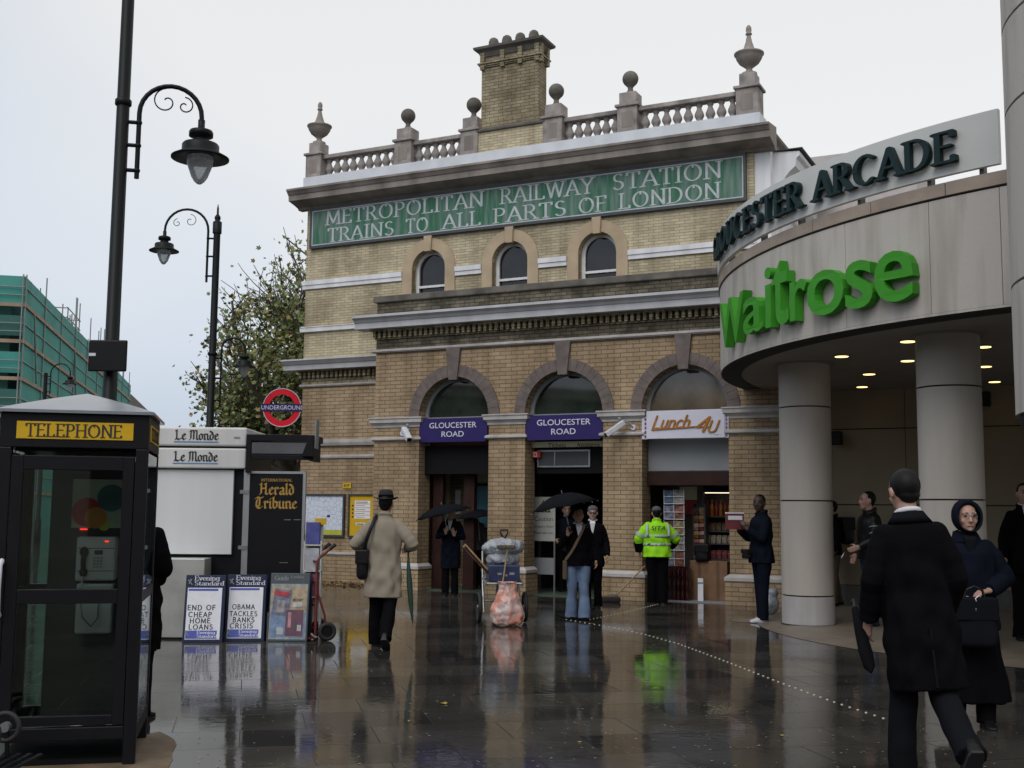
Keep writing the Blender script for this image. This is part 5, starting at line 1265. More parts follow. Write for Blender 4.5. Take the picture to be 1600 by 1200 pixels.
def person(lab, loc, rz, H=1.75, lean=0.0, legs=((0, 0), (0, 0)), arms=None, head=(0, 0), skin='skin_pale', hair='hair_dark', trous='c_black', shoes='leather',
           top='c_black', hem=.80, flare=1.0, topgirth=1.0, sleeve=.062, collar=True, legw=1.0, leg_end=1.0, vox=.010, face=True, hood=None, hat=None, skirt=None, shirt=None, build=1.0, group=None, roll=0.0):
    s = H / 1.75
    T = thing('person', lab, 'person', loc, rz, group)
    S = Matrix.Scale(s, 4)
    # legs by forward kinematics
    th, sh = .435, .42; feet = []; hipz = 0
    jl = []
    for i, (a, k) in enumerate(legs):
        sx = (-.092, .092)[i]
        kn = Vector((0, sin(a) * th, -cos(a) * th)); an = kn + Vector((0, sin(a - k) * sh, -cos(a - k) * sh)); jl.append((sx, kn, an, a - k))
    hipz = max(-j[2].z for j in jl) + .085
    piv = Vector((0, 0, hipz))
    UP = Matrix.Translation(piv) @ Matrix.Rotation(roll, 4, 'Y') @ Matrix.Rotation(-lean, 4, 'X') @ Matrix.Translation(-Vector((0, 0, .92)))
    b = MB(); sk = M[skin]
    # trunk
    tr = MB(); bw_ = build
    tr.loft([er(z, x * bw_, y * bw_, 0, cy) for z, x, y, cy in ((.84, .12, .09, 0), (.90, .165, .115, -.01), (1.0, .155, .11, 0), (1.08, .145, .10, .005), (1.22, .165, .112, .005), (1.34, .175, .112, 0), (1.42, .14, .095, -.01), (1.465, .08, .07, -.015), (1.50, .06, .062, -.01))])
    tr.capsule((0, -.01, 1.46), (0, .012, 1.56), .06, .056, 14)
    HD = Matrix.Translation((0, .022, 1.635)) @ Matrix.Rotation(head[0], 4, 'Z') @ Matrix.Rotation(-head[1], 4, 'X')
    hd = MB()
    hd.loft([er(z, rx, ry, 0, cy, 24) for z, cy, rx, ry in ((-.118, .045, .02, .02), (-.108, .042, .036, .042), (-.085, .026, .055, .068), (-.05, .014, .066, .086), (0, 0, .074, .098), (.04, -.005, .077, .101), (.075, -.01, .07, .091), (.1, -.012, .05, .066), (.116, -.012, .018, .024))])
    hd.capsule((0, .093, .018), (0, .112, -.03), .009, .015, 8); hd.capsule((-.014, .098, -.034), (.014, .098, -.034), .009, .009, 8)
    hd.capsule((-.046, .081, .034), (.046, .081, .034), .012, .012, 8); hd.capsule((-.02, .092, -.066), (.02, .092, -.066), .0085, .0085, 8); hd.ball((0, .078, -.098), (.024, .02, .02), 10, 6)
    for q in (-1, 1): hd.ball((q * .083, -.006, -.008), (.013, .021, .034), 8, 6); hd.ball((q * .046, .066, -.03), (.022, .02, .024), 8, 6)
    hd.xf(HD); tr.join(hd)
    arms = arms or (((-.24, -.02, 1.15), (-.25, .07, .90)), ((.24, -.02, 1.15), (.25, .07, .90)))
    aj = []
    for i, ar in enumerate(arms):
        sg = (-1, 1)[i]; sp_ = Vector((sg * .178 * bw_, -.005, 1.405)); e, wv = Vector(ar[0]), Vector(ar[1])
        # keep true limb lengths
        e = sp_ + (e - sp_).normalized() * .285; wv = e + (wv - e).normalized() * .245
        tr.capsule(sp_ + Vector((-.028 * sg, 0, -.02)), e, .046, .041, 10); tr.capsule(e, wv, .042, .028, 10)
        nrm = Vector(ar[2]) if len(ar) > 2 else Vector((-sg, .25, 0)); d = (wv - e).normalized()
        if len(ar) > 3: d = Vector(ar[3]).normalized()
        hand(tr, wv, d, nrm, -sg if len(ar) <= 4 else ar[4], .55)
        aj.append((sp_, e, wv))
    tr.xf(UP); b.join(tr)
    for sx, kn, an, sa in jl:
        h0 = piv + Vector((sx, 0, 0)); b.capsule(h0, h0 + kn, .078, .052, 12); b.capsule(h0 + kn, h0 + an, .052, .036, 12)
        fdir = Vector((0, cos(min(sa, 0) * .9), sin(min(sa, 0) * .9))); b.capsule(h0 + an + Vector((0, -.02, -.05)), h0 + an + Vector((0, 0, -.06)) + fdir * .10, .027, .018, 8)
    b.xf(S); bo = soft(b.build('body', sk, T), vox * s)
    HM = S @ UP @ HD
    if face:
        for q in (-1, 1): MB().ball((q * .031, .087, .012), (.013, .009, .007), 10, 6).xf(HM).build('eye', M['eye'], T); MB().capsule((q * .018, .094, .036), (q * .046, .086, .036), .0045, .004, 6).xf(HM).build('eyebrow', M['hair_dark'] if hair != 'hair_grey' else M['hair_grey'], T)
        MB().capsule((-.018, .0985, -.066), (.018, .0985, -.066), .0048, .0048, 8).xf(HM).build('mouth', M['lip'] if skin != 'skin_dark' else M['skin_dark'], T)
    if hair and not hood:
        h = MB(); h.ball((0, -.022, .03), (.084, .1, .1), 20, 12); h.ball((0, -.05, -.028), (.064, .05, .055), 14, 8)
        for q in (-1, 1): h.ball((q * .064, -.012, .035), (.018, .03, .03), 8, 6)
        soft(h.xf(HM).build('hair', M[hair], T), .007 * s, .004, 2)
    if trous:
        hk = .86 if hem < .75 and top else 1.0; t = MB(); t.loft([er(z + hipz - .92, x * hk, y * hk, 0, cy) for z, x, y, cy in ((.80, .12, .1, 0), (.88, .178, .128, -.008), (.98, .168, .122, 0), (1.05, .16, .115, 0))])
        for i, (sx, kn, an, sa) in enumerate(jl):
            h0 = piv + Vector((sx, 0, -.02)); k_ = h0 + kn; a_ = h0 + an + (an - kn).normalized() * .03
            t.tube([h0 + Vector((0, 0, .06)), h0.lerp(k_, .35), h0.lerp(k_, .8), k_, k_.lerp(a_, .25), k_.lerp(a_, .7), a_], [.10 * legw * hk, .097 * legw * hk, .078 * legw, .074 * legw, .074 * legw, .07 * legw * leg_end, .078 * legw * leg_end], 18)
        soft(t.xf(S).build('trousers', M[trous], T), .012 * s, .03, 2)
    for i, (sx, kn, an, sa) in enumerate(jl):
        a_ = piv + Vector((sx, 0, 0)) + an; p_ = max(-1.2, min(0, sa)); R_ = Matrix.Translation(a_) @ Matrix.Rotation(p_ * .9 if p_ < 0 else 0, 4, 'X')
        m_ = MB(); m_.loft([[Vector((x * w__, y, z)) for x, z in ((-1, -.085), (1, -.085), (1.05, -.05), (.6, h), (-.6, h), (-1.05, -.05))] for y, w__, h in ((-.075, .025, -.02), (-.06, .036, .02), (-.01, .038, .03), (.05, .042, -.01), (.11, .047, -.035), (.165, .042, -.048), (.19, .02, -.06))])
        so = soft(m_.xf(R_).xf(S).build('shoe', M[shoes], T), .007 * s, 0, 2)
        MB().loft([[Vector((x * w__, y, z)) for x, z in ((-1, -.092), (1, -.092), (1, -.076), (-1, -.076))] for y, w__ in ((-.078, .03), (-.05, .041), (.05, .046), (.12, .051), (.175, .043), (.196, .022))], True, False).xf(R_).xf(S).build('sole', M['rubber'], so)
    if top:
        c = MB(); g = topgirth * bw_; am = .02 if hem > .75 else .10
        secs = [er(1.50, .078, .078, 0, -.012, 40), er(1.462, .105, .088, 0, -.014, 40), er(1.43, .158 * g, .106 * g, 0, -.01, 40), er(1.395, .184 * g, .122 * g, 0, -.004, 40), er(1.35, .192 * g, .132 * g, 0, 0, 40, .006, .4), er(1.22, .186 * g, .136 * g, 0, .004, 40, .014, 1), er(1.06, .18 * g, .134 * g, 0, .002, 40, .02, 2), er(.95, .19 * g, .142 * g, 0, 0, 40, .03, 3)]
        z = .95; k = 0
        while z > hem + .02:
            z = max(hem, z - .12); k += 1; u = (.95 - z) * (flare - 1) + 1
            secs.append(er(z, (.197 + .02 * (u - 1)) * g * u, .15 * g * u, 0, -.004 * k, 40, .02 + am * (.95 - z), 3 + .25 * k))
        c.loft(drape(secs, .0062))
        for sp_, e, wv in aj:
            wv2 = e + (wv - e) * .97
            q0 = sp_ + Vector((-.03 * (1 if sp_.x > 0 else -1), 0, -.012)); P_, R_ = [], []
            for a, b_, k in ((q0, e, 13), (e, wv2, 11)):
                for i in range(k): P_.append(a.lerp(b_, i / k))
            P_.append(wv2)
            for i in range(len(P_)): u = i / (len(P_) - 1); R_.append(sleeve * (.93 + .14 * min(1, u * 5) - .30 * max(0, u - .25)) * (1 + .022 * sin(i * 1.9 + sp_.x * 30) * (u > .15) + .03 * sin(i * .83 + sp_.x * 9)))
            c.tube(P_, R_, 18)
            c.ball(q0 + Vector((0, 0, -.008)), sleeve * 1.03, 14, 8)
        if collar: c.tube([Vector((.075 * cos(a), -.008 + .075 * sin(a), 1.505 - .02 * sin(a))) for a in [2 * pi * k / 20 + pi / 2 for k in range(21)]], .02, 8)
        soft(c.xf(UP).xf(S).build('coat' if hem < .75 else 'jacket', M[top], T), .009 * s, .02, 2)
    if skirt:
        c = MB(); zz = hipz + .12; secs = []
        for k in range(9): u = k / 8; z = zz + (skirt[1] - zz) * u; secs.append(er(z, .19 + skirt[2] * u ** 1.3, .14 + skirt[2] * .75 * u ** 1.3, 0, 0, 44, .01 + .04 * u, 1 + .2 * k, 8))
        soft(c.loft(secs).xf(S).build('skirt', M[skirt[0]], T), .012 * s, .03, 2)
    if shirt:
        c = MB(); c.loft([[Vector((x, y, z)) for x, z in ((-wd, zt), (wd, zt), (.008, zb), (-.008, zb))] for y, wd, zt, zb in ((.085, .05, 1.50, 1.27), (.143, .05, 1.47, 1.27))], True, False)
        c.tube([Vector((.07 * cos(a), -.002 + .07 * sin(a), 1.515 - .014 * sin(a))) for a in [2 * pi * k / 20 for k in range(21)]], .014, 8)
        soft(c.xf(UP).xf(S).build('shirt', M[shirt], T), .007 * s)
    if hood:
        c = MB(); n_ = 26; secs = []
        for y, r, dz in ((-.125, .03, .0), (-.115, .075, .0), (-.08, .105, .005), (-.03, .118, .01), (.03, .122, .012), (.075, .118, .01), (.095, .108, .006), (.085, .092, .0), (.05, .092, .0)):
            secs.append([Vector((r * cos(2 * pi * j / n_) * .95, y - .02 * sin(2 * pi * j / n_), dz + r * 1.14 * sin(2 * pi * j / n_))) for j in range(n_)])
        c.loft(secs, False); c.loft([er(-.2, .13, .11, 0, -.02), er(-.14, .105, .095, 0, -.035), er(-.11, .095, .07, 0, -.05)])
        o_ = c.xf(HM).build('hood', M[hood], T); sm_ = o_.modifiers.new('sub', 'SUBSURF'); sm_.levels = 1; sm_.render_levels = 1; dd = o_.modifiers.new('folds', 'DISPLACE'); dd.texture = CLOUD; dd.strength = .02; dd.texture_coords = 'LOCAL'
    if hat == 'trilby':
        c = MB(); c.lathe([(.085, .035), (.09, .04), (.085, .09), (.08, .135), (.06, .155), (.02, .15)], (0, -.01, .02), 24)
        c.loft([[Vector((r * cos(2 * pi * j / 28), -.01 + r * 1.12 * sin(2 * pi * j / 28), .06 + z + .028 * abs(cos(2 * pi * j / 28)) ** 2 * (r > .1))) for j in range(28)] for r, z in ((.085, -.004), (.142, -.008), (.142, .0), (.085, .006))])
        c.xf(HM).build('hat', mat('dark_felt', (.02, .019, .018), .9, .2), T)
        MB().lathe([(.0925, .062), (.0915, .09)], (0, -.01, .02), 24).xf(HM).build('hat_band', M['c_black'], T)
    if hat == 'cap':
        c = MB(); c.ball((0, -.012, .05), (.092, .108, .075), 20, 10); c.loft([[Vector((x * w__, y, z)) for x, z in ((-1, -.008), (1, -.008), (1, .006), (-1, .006))] for y, w__ in ((.05, .075), (.1, .065), (.135, .035))]); c.xf(HM @ Matrix.Translation((0, 0, .01)))
        soft(c.build('cap', M['c_grey'], T), .008 * s)
    T['_up'] = 0; del T['_up']
    return T, aj, S @ UP, HM, piv
def pw(T, Mx, p):
    """local body point to world"""
    return Matrix.Translation(T.location) @ Matrix.Rotation(T.rotation_euler.z, 4, 'Z') @ Mx @ Vector(p)

def umbrella_open(lab, hub, foot, R, c='c_black', sag=.26, rz=0.0, ribs=8):
    """open umbrella: hub is the top of the canopy, foot the end of the shaft (world)"""
    hub, foot = Vector(hub), Vector(foot)
    t = thing('umbrella', lab, 'umbrella', foot)
    ax = (hub - foot).normalized(); Q = ax.to_track_quat('Z', 'Y').to_matrix().to_4x4() @ Matrix.Rotation(rz, 4, 'Z'); L = (hub - foot).length
    m_ = MB(); secs = []
    for (r, z) in ((.01, .0), (.25, -.015), (.5, -.07), (.75, -.155), (1.0, -.275)):
        ring_ = []
        for j in range(ribs * 6):
            a = 2 * pi * j / (ribs * 6); f = (j % 6) / 6; bow = 1 - .085 * sin(pi * f) * r
            ring_.append(Vector((R * r * bow * cos(a), R * r * bow * sin(a), L + z * sag / .26 * R * 1.9 + .018 * r * sin(pi * f))))
        secs.append(ring_)
    m_.loft(secs, False); cn = m_.xf(Q).build('canopy', M[c], t)
    so = cn.modifiers.new('thickness', 'SOLIDIFY'); so.thickness = .003
    MB().tube([(0, 0, .0), (0, 0, L + .05)], .006, 8).xf(Q).build('shaft', M['steel'], t)
    MB().tube([(0, 0, -.04), (0, 0, .07)], .014, 8).xf(Q).build('handle', M['black'], t)
    for k in range(ribs):
        a = 2 * pi * k / ribs; MB().tube([(0, 0, L - .03)] + [(R * r * cos(a), R * r * sin(a), L + z * sag / .26 * R * 1.9 - .008) for r, z in ((.5, -.07), (.75, -.155), (1.02, -.285))], .004, 5).xf(Q).build('rib', M['chrome'], t)
    return t
def bag(lab, c, size, rz, m='leather', strap=None, name='shoulder_bag', cat='bag'):
    t = thing(name, lab, cat, c, rz); w_, d_, h_ = size
    b = MB().box(-w_ / 2, w_ / 2, -d_ / 2, d_ / 2, -h_ / 2, h_ / 2); o = b.build('bag_body', M[m], t); bv = o.modifiers.new('bevel', 'BEVEL'); bv.width = d_ * .3; bv.segments = 3; soft(o, .012, .025, 3)
    MB().box(-w_ / 2 - .006, w_ / 2 + .006, -d_ / 2 - .012, d_ / 2 + .006, h_ * .05, h_ / 2 + .008).build('flap', M[m], t, .012)
    if strap:
        inv = (Matrix.Translation(c) @ Matrix.Rotation(rz, 4, 'Z')).inverted()
        s_ = MB(); s_.tube([inv @ Vector(p) for p in strap], .022, 8, True, True, .35); s_.build('strap', M[m], t)
    return t

def arms_down(f=.05): return (((-.235, -.02, 1.13), (-.25, f, .88)), ((.235, -.02, 1.13), (.25, f, .88)))
def mb_local(T, p): return (Matrix.Translation(T.location) @ Matrix.Rotation(T.rotation_euler.z, 4, 'Z')).inverted() @ Vector(p)

# 1 man standing behind the telephone box
P1, *_ = person('person in a long black coat half hidden behind the telephone box', gd(206, 1122), -.2, 1.74, top='c_black', hem=.50, flare=1.05, arms=(((-.23, .0, 1.13), (-.1, .2, 1.0)), ((.225, .0, 1.13), (.06, .2, 1.0))), legs=((.02, 0), (-.05, 0)))
# 2 man in the raincoat and hat, walking away
P2, A2, U2, H2, _ = person('person in a beige raincoat and dark hat walking away past the headline boards', gd(597, 1012), -.06, 1.76, top='c_beige', hem=.56, flare=1.15, topgirth=1.06, sleeve=.074, legs=((.10, .02), (-.22, .42)),
    arms=(((-.34, -.05, 1.16), (-.22, .18, 1.07)), ((.34, -.05, 1.18), (.24, .2, 1.12))), hat='trilby', legw=1.08, shoes='leather', lean=.04)
q = pw(P2, U2, (-.235, -.03, .93))
bag('black shoulder bag on the left hip of the person in the beige raincoat', q, (.13, .30, .34), -.06, 'leather', [pw(P2, U2, p) for p in ((-.225, -.11, 1.08), (-.19, -.155, 1.2), (-.14, -.165, 1.34), (-.095, -.12, 1.475), (-.10, -.02, 1.51), (-.15, .1, 1.42), (-.215, .15, 1.2), (-.24, .1, 1.07))])
q = pw(P2, U2, (.285, .02, .92))
t = thing('folded_umbrella', 'dark green folded umbrella hanging at the right side of the person in the raincoat', 'umbrella', q, -.06)
MB().tube([(0, 0, .1), (.0, 0, .02), (.02, -.01, -.2), (.04, -.02, -.42), (.06, -.03, -.58), (.07, -.03, -.66)], [.012, .02, .034, .028, .014, .004], 10).build('canopy', mat('dark_green_cloth', (.012, .05, .035), .6, .2), t)
MB().tube([(0, 0, .08), (-.005, 0, .16), (0, .03, .19), (.0, .06, .17)], .011, 8).build('handle', M['black'], t)
# 3 person under an umbrella in the left doorway
P3, A3, U3, H3, _ = person('person in a dark coat sheltering under an open umbrella in the left doorway', gd(703, 931), pi - .1, 1.64, top='c_navy', hem=.52, flare=1.04, shirt='c_white', hair='hair_grey', arms=(((-.25, .03, 1.15), (-.10, .22, 1.18), (0, -1, .3), (.3, .3, 1)), ((.24, .08, 1.16), (.06, .24, 1.22), (0, -1, .3), (-.3, .3, 1))))
hb_ = pw(P3, U3, (.03, .25, 1.26))
umbrella_open('open grey umbrella over the person in the left doorway', at(690, 789, hb_.y), hb_, .55, 'c_char', .17, .2)
# 4 person going in at the left doorway
person('person in a grey jacket walking into the left doorway, seen from behind', gd(741, 921), .1, 1.60, top='c_grey', hem=.85, trous='c_black', arms=arms_down(), legs=((.12, 0), (-.12, .1)))
umbrella_open('dark umbrella lowered by the person walking into the left doorway', at(746, 796, 23.2), at(750, 850, 23.2), .42, 'c_char', .2)
# 5 young man in jeans with umbrella
P5, A5, U5, H5, _ = person('person in a black jacket and light blue jeans walking out under an umbrella', gd(903, 969), pi + .05, 1.62, top='c_black', hem=.84, trous='c_jeans', legw=1.08, leg_end=1.22, shoes='c_black', shirt='c_white', skin='skin_tan', topgirth=1.08,
    arms=(((-.26, .0, 1.15), (-.27, .12, .92)), ((.28, .05, 1.17), (.17, .20, 1.36), (0, 1, .2), (-.1, .2, 1))), legs=((.10, .03), (-.1, .12)), head=(0, -.05))
hb_ = pw(P5, U5, (.165, .22, 1.42))
umbrella_open('open dark grey umbrella held by the person in jeans', at(878, 771, hb_.y), hb_, .50, 'c_char', .2, .1)
t = thing('bag_strap', 'brown shoulder strap and bag worn across the black jacket of the person in jeans', 'bag', P5.location, P5.rotation_euler.z)
MB().tube([U5 @ Vector(p) for p in ((-.09, .05, 1.50), (-.07, .13, 1.44), (0, .168, 1.3), (.08, .168, 1.14), (.15, .15, 1.02), (.21, .08, .93))], .022, 8, True, True, .4).build('strap', mat('brown_webbing', (.16, .10, .06), .7), t)
MB().box(.18, .24, -.12, .1, .62, .92).xf(U5).build('bag_body', mat('brown_canvas', (.10, .07, .04), .8), t, .02)
# 6, 7 people coming out behind
person('person in a flat cap and dark coat walking behind the umbrella holder', gd(926, 952), pi - .1, 1.66, top='c_black', hem=.7, shirt='c_white', hat='cap', hair='hair_grey', arms=arms_down(.1), legs=((-.1, .1), (.12, .02)))
person('person in dark clothes just behind the umbrella, nearest the caution sign', gd(884, 926), pi + .2, 1.70, top='c_navy', hem=.8, trous='c_black', arms=(((-.25, .0, 1.15), (-.25, .1, .92)), ((.34, .0, 1.2), (.28, .16, 1.06))), face=True)
# 8 street cleaner
P8, A8, U8, H8, _ = person('person in a lime high visibility jacket standing at the shop doorway with their back turned', gd(1027, 944), .0, 1.66, top='hivis', hem=.82, topgirth=1.26, sleeve=.088, trous='c_black', legw=1.22, build=1.06, hat='cap', shoes='rubber', legs=((.03, 0), (-.03, 0)), lean=.05,
    arms=(((-.33, .02, 1.17), (-.31, .12, .94)), ((.36, .05, 1.17), (.30, .24, 1.05))))
def band(z, g, zz=.0): return MB().loft([er(z - .025, .205 * g, .15 * g, 0, 0, 40, .006, .4), er(z + .025, .207 * g, .151 * g, 0, 0, 40, .006, .4)], False)
for z in (1.06, 1.21): o = band(z, 1.24).xf(U8).build('reflective_band', M['silver'], P8); d_ = o.modifiers.new('solid', 'SOLIDIFY'); d_.thickness = .006; d_ = o.modifiers.new('folds', 'DISPLACE'); d_.texture = CLOUD; d_.strength = .034; d_.texture_coords = 'LOCAL'
for sg in (-1, 1):
    MB().tube([U8 @ Vector(p) for p in ((sg * .19, -.10, 1.43), (sg * .20, -.155, 1.34), (sg * .20, -.168, 1.22))], .024, 8, True, True, .3).build('reflective_strip', M['silver'], P8)
    sp_, e, wv = A8[(sg + 1) // 2]; a, b_ = sp_.lerp(e, .62), sp_.lerp(e, .82)
    MB().tube([U8 @ a, U8 @ b_], .099, 16).build('reflective_band', M['silver'], P8); MB().tube([U8 @ e.lerp(wv, .25), U8 @ wv.lerp(e, .02)], [.092, .075], 14).build('dark_cuff', M['c_black'], P8)
l_ = fit(sans('SITA', shear=.25, offset=.012), -.135, .135, 1.32, 1.395, 0); l_.v = [(x, -.205 + .03 * abs(x) + (1.37 - z) * -.05, z) for x, y, z in l_.v]
l_.xf(Matrix.Rotation(.0, 4, 'Z')).xf(U8).build('lettering', M['ink'], P8)
# 9 man reading
P9, A9, U9, H9, _ = person('person in a navy tracksuit and white trainers reading a newspaper by the brick pier', gd(1191, 972), pi / 2 + .25, 1.84, top='c_navy', hem=.80, topgirth=1.1, trous='c_navy', legw=1.06, shoes='shoe_white', skin='skin_dark', hair='hair_dark', head=(.75, 0),
    arms=(((-.22, .08, 1.16), (-.09, .3, 1.30), (.7, 0, .3), (.2, .5, .7)), ((.22, .08, 1.16), (.10, .3, 1.28), (-.7, 0, .3), (-.2, .5, .7))), legs=((.04, .0), (-.05, .02)))
q = pw(P9, U9, (0, .40, 1.36))
t = thing('newspaper', 'folded red and white newspaper held up by the person in the navy tracksuit', 'newspaper', q, .35)
MB().box(-.15, .15, -.012, .0, -.10, .13).build('sheet', mat('paper_red', (.22, .04, .045), .6, .35, 9, c2=(.10, .03, .035)), t); MB().box(-.15, .15, .0, .012, -.10, .135).build('sheet', mat('paper_red_front', (.20, .035, .04), .6, .4, 11, c2=(.09, .03, .035)), t)
MB().box(-.15, .15, -.016, .016, .132, .15).build('sheet_edge', M['paper'], t)
for yy in (-.014, .014): MB().box(-.12, .12, min(yy, yy * 1.1), max(yy, yy * 1.1), .04, .1).build('headline_block', M['paper'], t)
# waist bag
q = pw(P9, U9, (.05, .2, .92)); bag('small black waist bag of the person reading the newspaper', q, (.2, .09, .13), P9.rotation_euler.z, 'leather', None, 'waist_bag')
# 10 backpack wearer behind the column
P10, A10, U10, *_ = person('person with a black backpack mostly hidden behind the left column', gd(1303, 946, .045), pi / 2 + .1, 1.74, top='c_black', hem=.84, trous='c_tan', shoes='c_black', arms=arms_down(.1), legs=((.05, 0), (-.12, .05)), face=False)
q = pw(P10, U10, (0, -.24, 1.24)); b_ = bag('black backpack worn behind the left column', q, (.30, .20, .46), P10.rotation_euler.z, 'leather', None, 'backpack')
MB().tube([(.152, -.02, -.16), (.16, -.04, .0), (.152, -.02, .15)], .012, 6).build('side_piping', M['greypanel'], b_)
# 11 smoker in leather jacket
P11, A11, U11, H11, _ = person('person in a black leather jacket with pale arm stripes smoking beside the wall', gd(1362, 978, .045), pi / 2 + .1, 1.84, top='leather', hem=.86, topgirth=1.12, sleeve=.07, trous='c_dkjeans', shoes='leather', hair='hair_dark', arms=(((-.24, .02, 1.14), (-.2, .24, 1.02), (1, 0, 0), (.2, .8, -.3)), ((.23, -.02, 1.14), (.24, .1, .9))), legs=((.04, .0), (-.06, .02)))
sp_, e, wv = A11[0]
for f in (.42, .72): MB().tube([U11 @ sp_.lerp(e, f), U11 @ sp_.lerp(e, f + .05)], .085, 16).build('arm_stripe', M['greypanel'], P11)
q = pw(P11, U11, (-.14, .42, .93)); t = thing('cigarette', 'lit cigarette held by the person in the leather jacket', 'cigarette', q, .3); MB().tube([(0, 0, 0), (-.05, -.02, -.055)], .005, 6).build('paper_tube', M['signwhite'], t); MB().tube([(0, 0, 0), (.02, .008, .022)], .0052, 6).build('filter', M['orange'], t)
q = pw(P11, U11, (-.235, -.02, .84)); bag('black satchel hanging at the side of the person in the leather jacket', q, (.12, .30, .34), P11.rotation_euler.z, 'leather', None, 'satchel')
# 12 big man in the dark overcoat walking away
P12, A12, U12, H12, _ = person('person in a long black overcoat and white collar striding away in the right foreground', gd(1444, 1228), -.02, 1.86, top='c_black', hem=.52, flare=1.12, topgirth=1.04, sleeve=.068, build=1.0, collar=False, trous='c_char', legw=1.06, vox=.007, head=(.16, .16), legs=((.10, .02), (-.22, .80)), lean=.06, roll=-.065,
    arms=(((-.245, -.0, 1.13), (-.26, .12, .9)), ((.225, -.02, 1.13), (.2, .14, .92))))
MB().tube([U12 @ Vector((.07 * cos(a), -.002 + .07 * sin(a), 1.512 - .018 * sin(a))) for a in [2 * pi * k / 24 for k in range(25)]], .008, 8, True, True, 1.9).build('collar', M['c_white'], P12)
m_ = MB(); m_.loft([er(1.515, .083, .081, 0, -.006, 36), er(1.49, .098, .092, 0, -.012, 36), er(1.45, .128, .108, 0, -.014, 36, .01, 1), er(1.455, .118, .1, 0, -.014, 36), er(1.50, .08, .078, 0, -.008, 36)], False); m_.xf(U12).build('coat_collar', M['c_char'], P12)
m_ = MB(); m_.obox((.0, -.172, .54), (.0, -.166, .86), .012, .012, (0, 1, 0)); m_.xf(U12).build('back_vent', M['c_char'], P12)
q = pw(P12, U12, (-.30, .14, .80)); t = thing('folded_umbrella', 'black rolled umbrella carried in the left hand of the person in the overcoat', 'umbrella', q, .18)
MB().tube([(.10, .28, .16), (.02, .06, .05), (-.04, -.12, -.06), (-.07, -.22, -.13), (-.085, -.27, -.16)], [.022, .036, .042, .034, .008], 12).build('canopy', M['c_black'], t); MB().tube([(.10, .28, .16), (.14, .38, .21), (.15, .42, .19)], .012, 8).build('handle', M['black'], t)
# 13 woman in the hood
P13, A13, U13, H13, _ = person('person in a navy hooded coat and long black skirt walking towards the camera', gd(1519, 1134), pi - .12, 1.68, top='c_navy', hem=.74, topgirth=1.16, sleeve=.075, flare=1.2, trous='c_black', skirt=('c_black', .20, .105), shoes='leather', hood='c_navy', hair='hair_grey', vox=.006, head=(.08, -.02), shirt='c_char',
    arms=(((-.30, .0, 1.15), (-.05, .20, 1.02), (0, 0, -1), (.8, .5, -.1)), ((.27, .0, 1.14), (.10, .20, .98), (0, 0, -1), (-.8, .5, -.1))), legs=((.08, .0), (-.06, .1)))
M['spec'] = mat('spectacle_wire', (.25, .25, .26), .3, metal=.8); g_ = MB()
for q in (-1, 1): g_.tube([(q * .032 + .023 * cos(a), .106, .012 + .017 * sin(a)) for a in [2 * pi * k / 16 for k in range(17)]], .0022, 5)
g_.tube([(-.01, .108, .015), (.01, .108, .015)], .002, 5); g_.xf(H13).build('spectacles', M['spec'], P13)
q = pw(P13, U13, (.03, .30, .82)); t = bag('black handbag held in front of the person in the hooded coat', q, (.30, .12, .36), P13.rotation_euler.z, 'c_char', None, 'handbag')
MB().tube([(-.08, 0, .15), (-.06, 0, .24), (.0, 0, .27), (.06, 0, .24), (.08, 0, .15)], .01, 8).build('handle', M['leather'], t)
q = pw(P13, U13, (.02, .36, .98)); t = thing('key_ring', 'bunch of metal keys in the hand of the person in the hooded coat', 'keys', q, .2)
MB().tube([(.02 * cos(a), 0, .02 * sin(a) - .05) for a in [2 * pi * k / 14 for k in range(15)]], .0035, 6).build('ring', M['steel'], t); MB().tube([(0, 0, -.03), (-.02, 0, .03), (.03, .01, .06)], .005, 6).build('key', M['steel'], t)
# 14 man in white shirt at the edge
person('person in a dark suit and white shirt at the right edge under the canopy', gd(1609, 1001, .045), pi - .2, 1.93, top='c_black', hem=.72, trous='c_black', shirt='c_white', hair='hair_dark', arms=arms_down(), legs=((.03, 0), (-.03, 0)))

# ================================================================ STREET CLEANER'S BARROW AND TOOLS
cb = gd(790, 976); CT = thing('street_barrow', 'two wheeled street cleaning barrow with a blue box in front of the middle pier', 'barrow', cb, .12)
M['barblue'] = mat('barrow_blue', (.03, .045, .12), .4, .25, 8)
f_ = MB()
for x in (-.28, .24): f_.tube([(x, .62, 1.0), (x, .50, .5), (x, .30, .14)], .018, 8); f_.tube([(x, .55, .62), (x, .0, .57), (x - .03, -.06, .55)], .016, 8)
for y, z in ((.0, .57), (.55, .62), (.4, .3)): f_.tube([(-.28, y, z), (.24, y, z)], .014, 8)
f_.tube([(-.28, .62, 1.0), (.24, .62, 1.0)], .016, 8); f_.build('frame', M['steel'], CT)
MB().box(-.24, .20, .02, .5, .585, .83).build('bin_box', M['barblue'], CT, .02)
MB().box(-.12, -.06, .012, .02, .69, .72).box(-.02, .02, .012, .02, .67, .70).box(.05, .12, .012, .02, .69, .725).build('sticker', M['greypanel'], CT)
for x in (-.35, .31):
    wl = MB().tube([(x, .30 + .19 * cos(a), .22 + .19 * sin(a)) for a in [2 * pi * k / 28 for k in range(29)]], .028, 10).build('wheel', M['rubber'], CT)
    MB().tube([(x - .03, .30, .22), (x + .03, .30, .22)], .035, 12).build('hub', M['chrome'], wl)
    for k in range(6): MB().tube([(x, .30, .22), (x, .30 + .18 * cos(k * pi / 3), .22 + .18 * sin(k * pi / 3))], .006, 5).build('spoke', M['chrome'], wl)
